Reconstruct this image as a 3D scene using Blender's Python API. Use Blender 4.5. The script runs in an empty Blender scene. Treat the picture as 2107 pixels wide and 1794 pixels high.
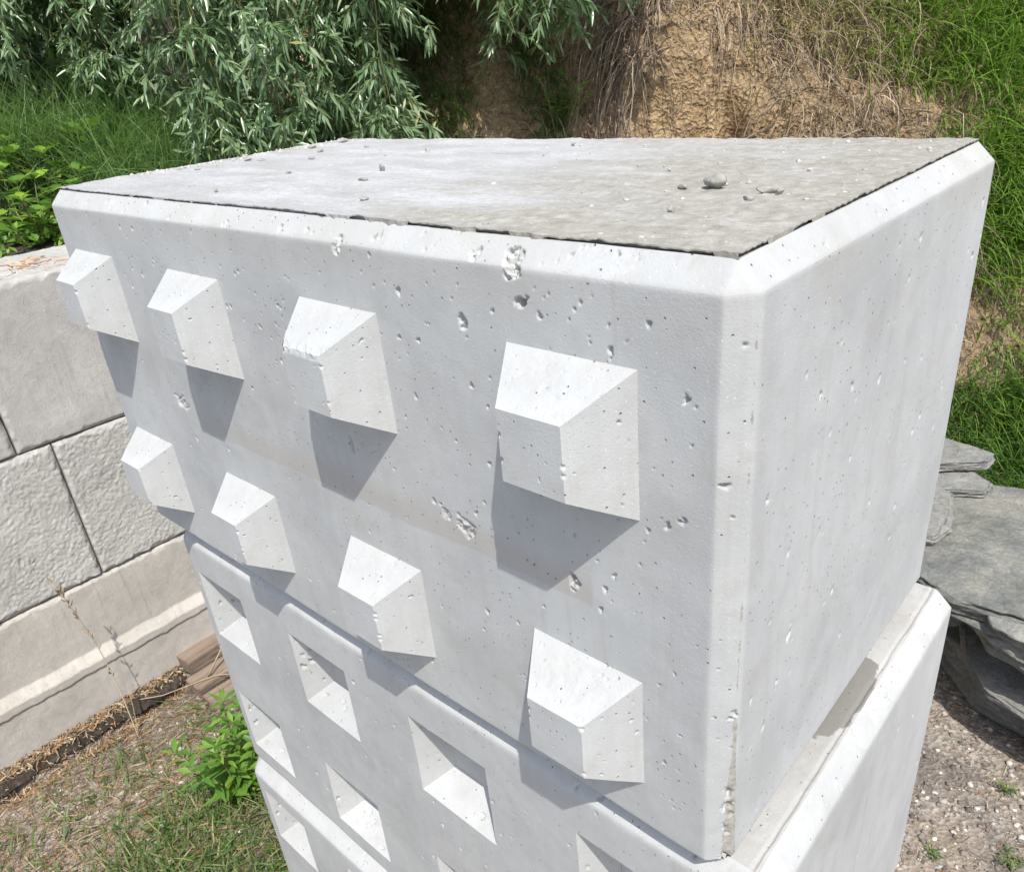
import bpy, math, numpy as np
from mathutils import Vector, Matrix
R = math.radians
scene = bpy.context.scene
C = scene.collection

# ------------------------------------------------------------------ camera, world, sun, exposure
def rotm(rx, ry, rz):
    return Matrix.Rotation(rz, 3, 'Z') @ Matrix.Rotation(ry, 3, 'Y') @ Matrix.Rotation(rx, 3, 'X')
CAM = (1.2182, -0.4436, 0.7131)
cam = bpy.data.cameras.new('camera'); co = bpy.data.objects.new('camera', cam); C.objects.link(co)
co.matrix_world = Matrix.Translation(CAM) @ rotm(1.0936, 0.0857, 0.7237).to_4x4()
cam.lens = 1610.1 / 2107 * 36; cam.sensor_width = 36
cam.shift_x = -17.1 / 2107; cam.shift_y = 36.7 / 2107
cam.clip_start = 0.02; cam.clip_end = 500
scene.camera = co
scene.render.resolution_x = 1024; scene.render.resolution_y = 871

SUN = Vector((0.43, -0.30, 0.855)).normalized()
w = bpy.data.worlds.new('World'); scene.world = w; w.use_nodes = True
nt = w.node_tree; bg = nt.nodes['Background']
sky = nt.nodes.new('ShaderNodeTexSky'); sky.sky_type = 'NISHITA'; sky.sun_disc = False
sky.sun_elevation = math.asin(SUN.z); sky.sun_rotation = math.atan2(SUN.x, SUN.y)
sky.air_density = 1.0; sky.dust_density = 2.2; sky.ozone_density = 1.0
nt.links.new(sky.outputs[0], bg.inputs[0]); bg.inputs[1].default_value = 0.15
sl = bpy.data.lights.new('sun', 'SUN'); sl.energy = 3.7; sl.angle = R(0.5); sl.color = (1.0, 0.965, 0.91)
so = bpy.data.objects.new('sun', sl); C.objects.link(so)
so.rotation_euler = SUN.to_track_quat('Z', 'Y').to_euler()
vs = scene.view_settings; vs.view_transform = 'Standard'; vs.look = 'None'; vs.gamma = 1
vs.use_curve_mapping = False; vs.exposure = 0.34

# ------------------------------------------------------------------ numpy noise and mesh helpers
def _hash(ix, iy, iz, seed):
    h = (ix * 374761393 + iy * 668265263 + iz * 2147483647 + seed * 974711) & 0xffffffff
    h = ((h ^ (h >> 13)) * 1274126177) & 0xffffffff
    h = h ^ (h >> 16)
    return (h & 0xffff) / 65535.0 * 2 - 1
def vnoise(p, seed=0):
    p = np.asarray(p, float); f = np.floor(p); i = f.astype(np.int64); t = p - f; t = t * t * (3 - 2 * t)
    out = 0
    for dx in (0, 1):
        wx = t[:, 0] if dx else 1 - t[:, 0]
        for dy in (0, 1):
            wy = t[:, 1] if dy else 1 - t[:, 1]
            for dz in (0, 1):
                wz = t[:, 2] if dz else 1 - t[:, 2]
                out = out + wx * wy * wz * _hash(i[:, 0] + dx, i[:, 1] + dy, i[:, 2] + dz, seed)
    return out
def fbm(p, octs=4, seed=0, gain=0.5):
    p = np.asarray(p, float); a = 1.0; s = 0
    for o in range(octs):
        s = s + a * vnoise(p, seed + o * 17); p = p * 2.03 + 7.1; a *= gain
    return s
def mesh_np(name, verts, faces, mats, parent=None, smooth=True, attr=None, loc=None, k=4):
    """faces: (n,k) array or list of arrays of differing width."""
    if not isinstance(faces, list): faces = [faces]
    me = bpy.data.meshes.new(name)
    verts = np.asarray(verts, np.float32)
    faces = [np.asarray(f, np.int32) for f in faces if len(f)]
    loops = np.concatenate([f.ravel() for f in faces])
    tot = np.concatenate([np.full(len(f), f.shape[1], np.int32) for f in faces])
    st = np.concatenate([[0], np.cumsum(tot)[:-1]]).astype(np.int32)
    me.vertices.add(len(verts)); me.vertices.foreach_set('co', verts.ravel())
    me.loops.add(len(loops)); me.loops.foreach_set('vertex_index', loops)
    me.polygons.add(len(tot)); me.polygons.foreach_set('loop_start', st); me.polygons.foreach_set('loop_total', tot)
    me.update(calc_edges=True)
    if smooth: me.polygons.foreach_set('use_smooth', np.ones(len(tot), bool))
    if attr is not None:
        a = me.attributes.new('rnd', 'FLOAT', 'POINT'); a.data.foreach_set('value', np.asarray(attr, np.float32))
    for m in (mats if isinstance(mats, (list, tuple)) else [mats]): me.materials.append(m)
    me.validate()
    o = bpy.data.objects.new(name, me); C.objects.link(o)
    if parent is not None: o.parent = parent
    if loc is not None: o.location = loc
    return o
class Acc:
    def __init__(s): s.v = []; s.f = {}; s.a = []; s.n = 0
    def add(s, v, faces, attr=None):
        v = np.asarray(v, float).reshape(-1, 3)
        for f in (faces if isinstance(faces, list) else [faces]):
            f = np.asarray(f, np.int64)
            if len(f): s.f.setdefault(f.shape[1], []).append(f + s.n)
        s.v.append(v); s.n += len(v)
        s.a.append(np.full(len(v), 0.5) if attr is None else np.broadcast_to(attr, (len(v),)))
    def obj(s, name, mat, parent=None, smooth=True, loc=None):
        V = np.concatenate(s.v)
        if loc is not None: V = V - np.asarray(loc)
        return mesh_np(name, V, [np.concatenate(x) for x in s.f.values()], mat, parent, smooth, np.concatenate(s.a), loc)
def tag(o, label=None, cat=None, group=None, kind=None):
    if label: o['label'] = label
    if cat: o['category'] = cat
    if group: o['group'] = group
    if kind: o['kind'] = kind
    return o
def empty(name, loc, label=None, cat=None, group=None):
    o = bpy.data.objects.new(name, None); C.objects.link(o); o.location = loc; o.empty_display_size = 0.05
    return tag(o, label, cat, group)

# ------------------------------------------------------------------ materials
class NB:
    def __init__(s, name):
        s.m = bpy.data.materials.new(name); s.m.use_nodes = True; s.t = s.m.node_tree
        s.p = s.t.nodes['Principled BSDF']; s.out = s.t.nodes['Material Output']
    def n(s, typ, **kw):
        nd = s.t.nodes.new(typ)
        for k, v in kw.items():
            if k.startswith('i_'):
                key = k[2:]; key = int(key) if key.isdigit() else key
                nd.inputs[key].default_value = v
            else: setattr(nd, k, v)
        return nd
    def l(s, a, b): s.t.links.new(a, b)
    def coords(s, kind='Object', scale=(1, 1, 1)):
        tc = s.n('ShaderNodeTexCoord'); mp = s.n('ShaderNodeMapping'); mp.inputs['Scale'].default_value = scale
        s.l(tc.outputs[kind], mp.inputs[0]); return mp.outputs[0]
    def noise(s, co, scale, detail=4, rough=0.55, dist=0.0):
        nd = s.n('ShaderNodeTexNoise'); nd.inputs['Scale'].default_value = scale
        nd.inputs['Detail'].default_value = detail; nd.inputs['Roughness'].default_value = rough
        nd.inputs['Distortion'].default_value = dist; s.l(co, nd.inputs['Vector']); return nd.outputs['Fac']
    def vor(s, co, scale, feature='F1', out='Distance', rand=1.0):
        nd = s.n('ShaderNodeTexVoronoi', feature=feature); nd.inputs['Scale'].default_value = scale
        nd.inputs['Randomness'].default_value = rand; s.l(co, nd.inputs['Vector']); return nd.outputs[out]
    def ramp(s, fac, stops, interp='LINEAR'):
        nd = s.n('ShaderNodeValToRGB'); cr = nd.color_ramp; cr.interpolation = interp
        while len(cr.elements) < len(stops): cr.elements.new(0.5)
        for e, (p, c) in zip(cr.elements, stops):
            e.position = p; e.color = (c, c, c, 1) if isinstance(c, (int, float)) else (*c, 1)
        s.l(fac, nd.inputs[0]); return nd.outputs[0]
    def mix(s, fac, a, b, mode='MIX'):
        nd = s.n('ShaderNodeMix', data_type='RGBA', blend_type=mode)
        for ix, v in ((0, fac), (6, a), (7, b)):
            sock = nd.inputs[ix]
            if isinstance(v, (int, float)): sock.default_value = v if ix == 0 else (v, v, v, 1)
            elif isinstance(v, tuple): sock.default_value = (*v, 1)
            else: s.l(v, sock)
        return nd.outputs[2]
    def math(s, op, a, b=None, clamp=False):
        nd = s.n('ShaderNodeMath', operation=op); nd.use_clamp = clamp
        for i, v in enumerate((a, b)):
            if v is None: continue
            if isinstance(v, (int, float)): nd.inputs[i].default_value = v
            else: s.l(v, nd.inputs[i])
        return nd.outputs[0]
    def bump(s, h, dist, strength=1.0, nrm=None):
        nd = s.n('ShaderNodeBump'); nd.inputs['Distance'].default_value = dist; nd.inputs['Strength'].default_value = strength
        s.l(h, nd.inputs['Height'])
        if nrm is not None: s.l(nrm, nd.inputs['Normal'])
        return nd.outputs[0]
    def attr(s, name='rnd'):
        return s.n('ShaderNodeAttribute', attribute_name=name).outputs['Fac']

def concrete(name,  base=(0.50, 0.50, 0.505), warm=(0.47, 0.45, 0.41), band=None, rough=0.85, bump=0.0006, mottle=1.0, damp=None, grain=0.0, peel=0.9, arris=None):
    b = NB(name); co = b.coords()
    n1 = b.noise(co, 4.5, 5, 0.6); n2 = b.noise(co, 26, 4, 0.6); n3 = b.noise(co, 420, 3, 0.7)
    dk = tuple(x * 0.82 for x in base); lt = tuple(min(1, x * 1.12) for x in base)
    col = b.ramp(n1, [(0.28, dk), (0.5, base), (0.74, lt)])
    wmask = b.ramp(b.noise(co, 2.3, 4, 0.6, 0.4), [(0.55, 0.0), (0.75, 0.5 * mottle)])
    col = b.mix(wmask, col, warm)
    # vertical streaks left by the mould
    st = b.noise(b.coords(scale=(30, 30, 1.5)), 1.0, 3, 0.6)
    col = b.mix(b.ramp(st, [(0.48, 0.0), (0.75, 0.34 * mottle)]), col, tuple(x * 0.86 for x in base))
    col = b.mix(b.ramp(n2, [(0.35, 0.16), (0.7, 0.0)]), col, tuple(x * 0.80 for x in base))
    # water runs and cloudy laitance
    run = b.noise(b.coords(scale=(55, 55, 2.6)), 1.0, 4, 0.6, 0.3); rm = b.math('MULTIPLY', b.ramp(run, [(0.56, 0.0), (0.70, 1.0)]), b.ramp(b.noise(co, 3.1, 3, 0.5), [(0.42, 0.0), (0.62, 0.50)]))
    col = b.mix(rm, col, tuple(x * 0.78 for x in warm))
    cl_ = b.noise(co, 11, 6, 0.68, 0.8); col = b.mix(b.ramp(cl_, [(0.48, 0.0), (0.68, 0.42)]), col, tuple(min(1, x * 1.16) for x in base))
    col = b.mix(b.ramp(b.noise(co, 19, 6, 0.7, 1.2), [(0.32, 0.34), (0.48, 0.0)]), col, tuple(x * 0.84 for x in warm))
    # pale lime specks
    sp = b.vor(co, 150); col = b.mix(b.ramp(sp, [(0.05, 0.55), (0.13, 0.0)]), col, (0.72, 0.72, 0.70))
    if band:                                                    # tan mould-joint stain band (local z range, x start)
        sx = b.n('ShaderNodeSeparateXYZ'); b.l(b.coords(), sx.inputs[0])
        zz = b.math('ADD', sx.outputs[2], b.math('MULTIPLY', b.math('SUBTRACT', b.noise(co, 9, 3), 0.5), 0.022))
        up = b.n('ShaderNodeMapRange', interpolation_type='SMOOTHSTEP'); b.l(zz, up.inputs[0])
        up.inputs[1].default_value = band[0]; up.inputs[2].default_value = band[0] + 0.004
        dn = b.n('ShaderNodeMapRange', interpolation_type='SMOOTHSTEP'); b.l(zz, dn.inputs[0])
        dn.inputs[1].default_value = band[1]; dn.inputs[2].default_value = band[1] + 0.03
        dn.inputs[3].default_value = 1; dn.inputs[4].default_value = 0
        xr = b.n('ShaderNodeMapRange', interpolation_type='SMOOTHSTEP'); b.l(sx.outputs[0], xr.inputs[0])
        xr.inputs[1].default_value = band[2]; xr.inputs[2].default_value = band[2] + 0.25
        xe = b.n('ShaderNodeMapRange', interpolation_type='SMOOTHSTEP'); b.l(sx.outputs[0], xe.inputs[0])
        xe.inputs[1].default_value = band[3]; xe.inputs[2].default_value = band[3] + 0.006
        xe.inputs[3].default_value = 1; xe.inputs[4].default_value = 0
        m = b.math('MULTIPLY', b.math('MULTIPLY', up.outputs[0], dn.outputs[0]), b.math('MULTIPLY', xr.outputs[0], xe.outputs[0]))
        col = b.mix(b.math('MULTIPLY', m, 0.6), col, (0.405, 0.385, 0.35))
    if band:                                                    # faint tan cast under the top chamfer
        tz = b.n('ShaderNodeMapRange', interpolation_type='SMOOTHSTEP'); b.l(b.math('ADD', sx.outputs[2], b.math('MULTIPLY', b.noise(co, 6, 4), 0.05)), tz.inputs[0]); tz.inputs[1].default_value = 0.545; tz.inputs[2].default_value = 0.60; tz.inputs[4].default_value = 0.35
        col = b.mix(b.math('MULTIPLY', tz.outputs[0], b.ramp(b.noise(co, 5, 3), [(0.4, 0.0), (0.6, 1.0)])), col, (0.40, 0.385, 0.345))
    if arris:                                                   # sandy honeycombed seam along the near vertical arris
        sx = b.n('ShaderNodeSeparateXYZ'); b.l(b.coords(), sx.inputs[0])
        dx = b.math('SUBTRACT', sx.outputs[0], arris[0]); dy = b.math('SUBTRACT', sx.outputs[1], arris[1])
        dd = b.math('SQRT', b.math('ADD', b.math('MULTIPLY', dx, dx), b.math('MULTIPLY', dy, dy)))
        dd = b.math('ADD', dd, b.math('MULTIPLY', b.math('SUBTRACT', b.noise(co, 60, 4, 0.7), 0.5), 0.010))
        wr = b.n('ShaderNodeMapRange'); b.l(sx.outputs[2], wr.inputs[0]); wr.inputs[1].default_value = 0.0; wr.inputs[2].default_value = 0.22
        wr.inputs[3].default_value = 0.0085; wr.inputs[4].default_value = 0.0
        am = b.math('LESS_THAN', dd, wr.outputs[0])
        col = b.mix(b.math('MULTIPLY', am, 0.6), col, b.ramp(b.noise(co, 180, 3, 0.6), [(0.35, (0.17, 0.15, 0.12)), (0.65, (0.40, 0.37, 0.31))]))
    if damp:                                                    # damp stain on the ledge
        sx = b.n('ShaderNodeSeparateXYZ'); b.l(b.coords(), sx.inputs[0])
        dx = b.math('DIVIDE', b.math('SUBTRACT', sx.outputs[0], damp[0]), damp[2])
        dy = b.math('DIVIDE', b.math('SUBTRACT', sx.outputs[1], damp[1]), damp[3])
        dd = b.math('SQRT', b.math('ADD', b.math('MULTIPLY', dx, dx), b.math('MULTIPLY', dy, dy)))
        dd = b.math('ADD', dd, b.math('MULTIPLY', b.math('SUBTRACT', b.noise(co, 45, 3), 0.5), 0.9))
        m = b.ramp(dd, [(0.93, 0.9), (0.99, 0.0)])
        col = b.mix(m, col, (0.19, 0.185, 0.165))
    b.l(col, b.p.inputs['Base Color']); b.p.inputs['Roughness'].default_value = rough
    b.p.inputs['Specular IOR Level'].default_value = 0.3
    # pinholes and sandy grain
    vp = b.vor(co, 260); pin = b.ramp(vp, [(0.10, 0.0), (0.17, 1.0)])
    sel = b.ramp(b.noise(co, 9, 3, 0.6), [(0.52, 1.0), (0.66, 0.0)])
    pin = b.math('MAXIMUM', pin, sel)
    v2 = b.n('ShaderNodeTexVoronoi'); v2.inputs['Scale'].default_value = 125; b.l(co, v2.inputs['Vector'])
    hole = b.ramp(v2.outputs['Distance'], [(0.0, 0.0), (0.14, 1.0)]); sx2 = b.n('ShaderNodeSeparateColor'); b.l(v2.outputs['Color'], sx2.inputs[0])
    hole = b.math('MAXIMUM', hole, b.ramp(sx2.outputs[0], [(0.36, 0.0), (0.38, 1.0)]))
    nr = b.bump(pin, 0.0016, peel * 0.6); nr = b.bump(hole, 0.0035, 1.0, nr)
    if grain:
        cg = b.noise(co, 75, 8, 0.72, 1.5); nr = b.bump(b.math('ABSOLUTE', b.math('SUBTRACT', cg, 0.5)), grain, 1.0, nr)
    nr = b.bump(n3, bump, 0.55, nr)
    nr = b.bump(n2, 0.002, 0.25, nr)
    b.l(nr, b.p.inputs['Normal'])
    return b.m

def top_concrete():
    """Trowelled, dusty upper side: greyish brown dirt drifts over pale cement."""
    b = NB('trowelled_concrete'); co = b.coords(); co2 = b.coords(scale=(1, 2.6, 1))
    base = b.ramp(b.noise(co2, 7, 5, 0.6), [(0.3, (0.37, 0.37, 0.355)), (0.7, (0.52, 0.525, 0.525))])
    sx = b.n('ShaderNodeSeparateXYZ'); b.l(co, sx.inputs[0])
    gx = b.n('ShaderNodeMapRange', interpolation_type='SMOOTHSTEP'); b.l(sx.outputs[0], gx.inputs[0])
    gx.inputs[1].default_value = 0.62; gx.inputs[2].default_value = 1.08; gx.inputs[3].default_value = 0.0; gx.inputs[4].default_value = 0.40
    dn = b.math('ADD', b.noise(co2, 4.5, 6, 0.65, 0.3), gx.outputs[0])
    dirt = b.ramp(dn, [(0.56, 0.0), (0.84, 0.9)])
    col = b.mix(dirt, base, b.ramp(b.noise(co, 60, 4, 0.7), [(0.3, (0.25, 0.235, 0.19)), (0.7, (0.43, 0.41, 0.36))]))
    fine = b.noise(co2, 140, 4, 0.7)
    col = b.mix(b.ramp(fine, [(0.35, 0.28), (0.55, 0.0)]), col, (0.30, 0.285, 0.25))
    col = b.mix(b.ramp(b.vor(co, 120), [(0.06, 0.6), (0.14, 0.0)]), col, (0.68, 0.68, 0.66))
    b.l(col, b.p.inputs['Base Color']); b.p.inputs['Roughness'].default_value = 0.9
    b.p.inputs['Specular IOR Level'].default_value = 0.2
    nr = b.bump(fine, 0.0015, 0.8); nr = b.bump(b.noise(co2, 35, 5, 0.65, 0.5), 0.004, 0.7, nr)
    b.l(nr, b.p.inputs['Normal']); return b.m

def leaf_mat(name, stops, rough=0.45, trans=0.25, spec=0.5, tcol=(0.25, 0.42, 0.06)):
    b = NB(name); col = b.ramp(b.attr(), stops)
    b.l(col, b.p.inputs['Base Color']); b.p.inputs['Roughness'].default_value = rough
    b.p.inputs['Specular IOR Level'].default_value = spec
    tr = b.n('ShaderNodeBsdfTranslucent'); b.l(b.mix(0.5, col, tcol), tr.inputs[0])
    ms = b.n('ShaderNodeMixShader'); ms.inputs[0].default_value = trans
    b.l(b.p.outputs[0], ms.inputs[1]); b.l(tr.outputs[0], ms.inputs[2]); b.l(ms.outputs[0], b.out.inputs[0])
    return b.m
def stone_mat(name, c1, c2, c3, scale=8, bump=0.003, rough=0.85, stretch=(1, 1, 1), bscale=60):
    b = NB(name); co = b.coords(); cs = b.coords(scale=stretch)
    col = b.ramp(b.noise(cs, scale, 9, 0.72, 0.25), [(0.32, c1), (0.5, c2), (0.66, c3)])
    if name.startswith('slate'):
        col = b.mix(b.ramp(b.noise(co, 3.5, 5, 0.6), [(0.5, 0.0), (0.62, 0.28)]), col, (0.36, 0.33, 0.25)); col = b.mix(b.ramp(b.noise(co, 150, 4, 0.7), [(0.30, 0.6), (0.45, 0.0)]), col, (0.07, 0.075, 0.07)); col = b.mix(b.ramp(b.noise(co, 55, 5, 0.7), [(0.60, 0.0), (0.72, 0.5)]), col, (0.48, 0.48, 0.44))
    col = b.mix(b.ramp(b.noise(co, 90, 4, 0.7), [(0.35, 0.4), (0.6, 0.0)]), col, tuple(x * 0.6 for x in c1))
    b.l(col, b.p.inputs['Base Color']); b.p.inputs['Roughness'].default_value = rough
    b.p.inputs['Specular IOR Level'].default_value = 0.3
    nr = b.bump(b.noise(cs, bscale, 8, 0.72, 0.6), bump, 1.0); b.l(nr, b.p.inputs['Normal']); return b.m
def attr_mat(name, stops, rough=0.85, spec=0.2, interp='LINEAR'):
    b = NB(name); b.l(b.ramp(b.attr(), stops, interp), b.p.inputs['Base Color'])
    b.p.inputs['Roughness'].default_value = rough; b.p.inputs['Specular IOR Level'].default_value = spec; return b.m

M_block = concrete('smooth_cast_concrete', base=(0.465, 0.477, 0.472), band=(0.268, 0.287, 0.22, 1.035), arris=(1.1735, 0.0165))
M_block2 = concrete('smooth_cast_concrete_older', base=(0.465, 0.473, 0.465), damp=(1.113, 0.30, 0.030, 0.088))
M_top = top_concrete()
M_ledge = concrete('dusty_ledge_concrete', base=(0.41, 0.405, 0.385), warm=(0.34, 0.32, 0.28), mottle=1.6, bump=0.0012, damp=(1.123, 0.30, 0.030, 0.085))
M_wall_smooth = concrete('weathered_concrete', base=(0.49, 0.475, 0.445), warm=(0.37, 0.35, 0.31), mottle=1.8, bump=0.001, grain=0.004)
M_wall_pale = concrete('sandy_concrete', base=(0.53, 0.495, 0.445), warm=(0.43, 0.39, 0.335), mottle=1.5, bump=0.0016, grain=0.005)
M_wall_rough = concrete('rough_cast_concrete', base=(0.53, 0.515, 0.48), warm=(0.44, 0.42, 0.375), mottle=1.3, bump=0.0016, grain=0.006)

# ------------------------------------------------------------------ concrete blocks
def lines(stops, res):
    """Sorted parameter lines through all stops with spacing about res."""
    out = []
    for a, b in zip(stops[:-1], stops[1:]):
        n = max(1, int(round((b - a) / res))); out.append(np.linspace(a, b, n + 1)[:-1])
    return np.concatenate(out + [[stops[-1]]])
def grid_faces(nu, nv, mask=None):
    i = np.arange(nu * nv).reshape(nv, nu)
    f = np.stack([i[:-1, :-1], i[:-1, 1:], i[1:, 1:], i[1:, :-1]], -1)
    if mask is not None: return f[mask]
    return f.reshape(-1, 4)
def pit_field(s, t, rng, n, rmin, rmax, power=3.0, margin=0.004, hot=None):
    """Negative heights of blow-holes on the plane coordinates s (columns), t (rows)."""
    H = np.zeros((len(t), len(s)))
    s0, s1, t0, t1 = s[0], s[-1], t[0], t[-1]
    if s1 - s0 < 4 * margin or t1 - t0 < 4 * margin: return H
    for k in range(n):
        r = rmin + (rmax - rmin) * rng.random() ** power
        if hot is not None and rng.random() < 0.45:
            hx, hy, hr = hot[rng.integers(len(hot))]
            cx, cy = rng.normal(hx, hr), rng.normal(hy, hr * 0.6)
        else: cx, cy = rng.uniform(s0, s1), rng.uniform(t0, t1)
        rb = r * rng.uniform(1.0, 2.0) ; m = rb + margin * 0.5
        if not (s0 + m < cx < s1 - m and t0 + m < cy < t1 - m): continue
        a0, a1 = np.searchsorted(s, [cx - rb * 1.5, cx + rb * 1.5]); b0, b1 = np.searchsorted(t, [cy - rb * 1.5, cy + rb * 1.5])
        if a1 - a0 < 2 or b1 - b0 < 2: continue
        X, Y = np.meshgrid(s[a0:a1] - cx, t[b0:b1] - cy); th = rng.uniform(0.9, 2.2); c, sn = math.cos(th), math.sin(th)
        u, v = (X * c + Y * sn) / rb, (-X * sn + Y * c) / r
        ang = np.arctan2(v, u); d = np.sqrt(u * u + v * v) * (1 + 0.22 * np.sin(3 * ang + rng.uniform(0, 6)) + 0.12 * np.sin(5 * ang + rng.uniform(0, 6)))
        dep = rng.uniform(1.3, 2.2) * r
        H[b0:b1, a0:a1] = np.minimum(H[b0:b1, a0:a1], -dep * np.clip((1 - d) * 2.6, 0, 1) ** 0.7)
    return H
def wob(P, seed, amp=0.0006):
    q = P * 9.0
    return np.stack([fbm(q, 3, seed), fbm(q + 31, 3, seed), fbm(q + 57, 3, seed)], -1) * amp
def build_plane(acc, o, eu, ev, us, vs, H, mask=None, seed=0, dents=(), amp=0.0006, extra=None):
    o, eu, ev = (np.asarray(x, float) for x in (o, eu, ev)); nrm = np.cross(eu, ev)
    U, V = np.meshgrid(us, vs)
    P = o + U[..., None] * eu + V[..., None] * ev
    P = P.reshape(-1, 3)
    D = wob(P, seed, amp) + rounded(P)
    for (c, r, dirv, dep) in dents:                         # spalled chips: same push for all faces that share the spot
        c = np.asarray(c); dd = np.linalg.norm((P - c) / np.asarray(r), axis=1)
        near = dd < 1.7
        if near.any():
            n = fbm(P[near] * 210, 4, 5, 0.7); d2 = dd[near] * (1 + 0.45 * fbm(P[near] * 90, 3, 9))
            k = np.clip((1.0 - d2) * 5.0, 0, 1)
            D[near] += (k * dep * (0.75 + 0.9 * n))[:, None] * np.asarray(dirv)
    P = P + D + (H.reshape(-1, 1) * nrm)
    acc.add(P, grid_faces(len(us), len(vs), mask))

RND = {'pl': [], 'k': 0.003}
def rounded(P):
    """pull points near the arrises inwards so that chamfers blend into the faces"""
    if not RND['pl']: return np.zeros_like(P)
    N = np.array([p[0] for p in RND['pl']]); D = np.array([p[1] for p in RND['pl']]); k = RND['k']
    kk = k * (1 + 0.35 * np.clip(fbm(P * 14, 2, 91), -1, 1))[:, None]
    d = np.maximum(P @ N.T - D, -0.06); e = np.exp(d / kk); S = e.sum(1, keepdims=True); f = kk * np.log(S); g = (e @ N) / S
    g /= np.maximum((g * g).sum(1, keepdims=True), 0.3)
    return -g * np.maximum(f, 0)
def make_block(name, loc, W, D, H, c, label, mat, seed, res=(0.0016, 0.002), sockets=None, studs=None, pits=(420, 200), dents=(), top_detail=False, hot=None, group='stacked concrete blocks'):
    rng = np.random.default_rng(seed)
    root = empty(name, loc, label, 'concrete block', group)
    A = Acc(); rf, rs = res; q2 = math.sqrt(0.5)
    RND['pl'] = [((0, -1, 0), 0), ((1, 0, 0), W), ((-1, 0, 0), 0), ((0, 0, -1), 0), ((0, -q2, q2), (H - c) * q2), ((q2, -q2, 0), (W - c) * q2), ((-q2, -q2, 0), -c * q2),
                 ((0, -q2, -q2), -c * q2), ((q2, 0, q2), (W + H - c) * q2), ((-q2, 0, q2), (H - c) * q2), ((q2, 0, -q2), (W - c) * q2), ((-q2, 0, -q2), -c * q2)]
    t3 = math.sqrt(1 / 3); RND['pl'] += [((t3, -t3, t3), (W + H - 2 * c) * t3), ((-t3, -t3, t3), (H - 2 * c) * t3)]
    if not top_detail: RND['pl'] += [((0, 0, 1), H)]
    RND['k'] = 0.0008 if top_detail else 0.0018
    # --- front face (looks along -y)
    xs = [c, W - c]; zs = [c, H - c]; bo = 0.075
    if sockets:
        for (sx, sz) in sockets: xs += [sx - bo, sx + bo]; zs += [sz - bo, sz + bo]
    xs = sorted(set(round(x, 5) for x in xs)); zs = sorted(set(round(z, 5) for z in zs))
    us, vs_ = lines(xs, rf), lines(zs, rf)
    Hh = pit_field(us, vs_, rng, pits[0], 0.0008, 0.0027, 4.5, hot=hot)
    mask = None
    if sockets:
        uc, vc = (us[:-1] + us[1:]) / 2, (vs_[:-1] + vs_[1:]) / 2
        UU, VV = np.meshgrid(uc, vc); mask = np.ones(UU.shape, bool)
        UV, VVv = np.meshgrid(us, vs_)
        for (sx, sz) in sockets:
            mask &= ~((abs(UU - sx) < bo) & (abs(VV - sz) < bo))
            Hh[(abs(UV - sx) < bo + 1e-4) & (abs(VVv - sz) < bo + 1e-4)] = 0
    build_plane(A, (0, 0, 0), (1, 0, 0), (0, 0, 1), us, vs_, Hh, mask, seed, dents)
    cl = np.linspace(0, 1, 22 if studs else 10)
    def strip(p0, p1, q0, q1, us_n, seed_, np_=0):
        """bilinear strip p0->p1 (row 0) and q0->q1 (row 1) with us_n samples in 0..1"""
        p0, p1, q0, q1 = (np.asarray(x, float) for x in (p0, p1, q0, q1))
        U, V = np.meshgrid(us_n, cl)
        P = ((1 - V)[..., None] * ((1 - U)[..., None] * p0 + U[..., None] * p1) + V[..., None] * ((1 - U)[..., None] * q0 + U[..., None] * q1)).reshape(-1, 3)
        Dd = wob(P, seed) + rounded(P)
        nrm = np.cross(p1 - p0, q0 - p0); nrm /= np.linalg.norm(nrm)
        Ls = np.linalg.norm(p1 - p0); Lt = np.linalg.norm(q0 - p0)
        if np_: Dd = Dd + (pit_field(us_n * Ls, cl * Lt, rng, np_, 0.0008, 0.0028, 3, margin=0.001)).reshape(-1, 1) * nrm
        for (cc, r, dirv, dep) in dents:
            dd = np.linalg.norm((P - np.asarray(cc)) / np.asarray(r), axis=1); near = dd < 1.7
            if near.any():
                n = fbm(P[near] * 210, 4, 5, 0.7); d2 = dd[near] * (1 + 0.45 * fbm(P[near] * 90, 3, 9)); k = np.clip((1.0 - d2) * 5.0, 0, 1)
                Dd[near] += (k * dep * (0.75 + 0.9 * n))[:, None] * np.asarray(dirv)
        A.add(P + Dd, grid_faces(len(us_n), len(cl)))
    un = (us - c) / (W - 2 * c); vn = (vs_ - c) / (H - 2 * c)
    ys = lines([c, D], rs); yn = (ys - c) / (D - c)
    strip((c, 0, H - c), (W - c, 0, H - c), (c, c, H), (W - c, c, H), un, 1, 80)           # top front chamfer
    strip((W - c, 0, c), (W - c, 0, H - c), (W, c, c), (W, c, H - c), vn[::-1], 2, 50) if False else strip((W - c, 0, H - c), (W - c, 0, c), (W, c, H - c), (W, c, c), 1 - vn[::-1], 2, 14)
    strip((c, 0, c), (c, 0, H - c), (0, c, c), (0, c, H - c), vn, 3)
    strip((W - c, 0, c), (c, 0, c), (W - c, c, 0), (c, c, 0), 1 - un[::-1], 4)
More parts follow.
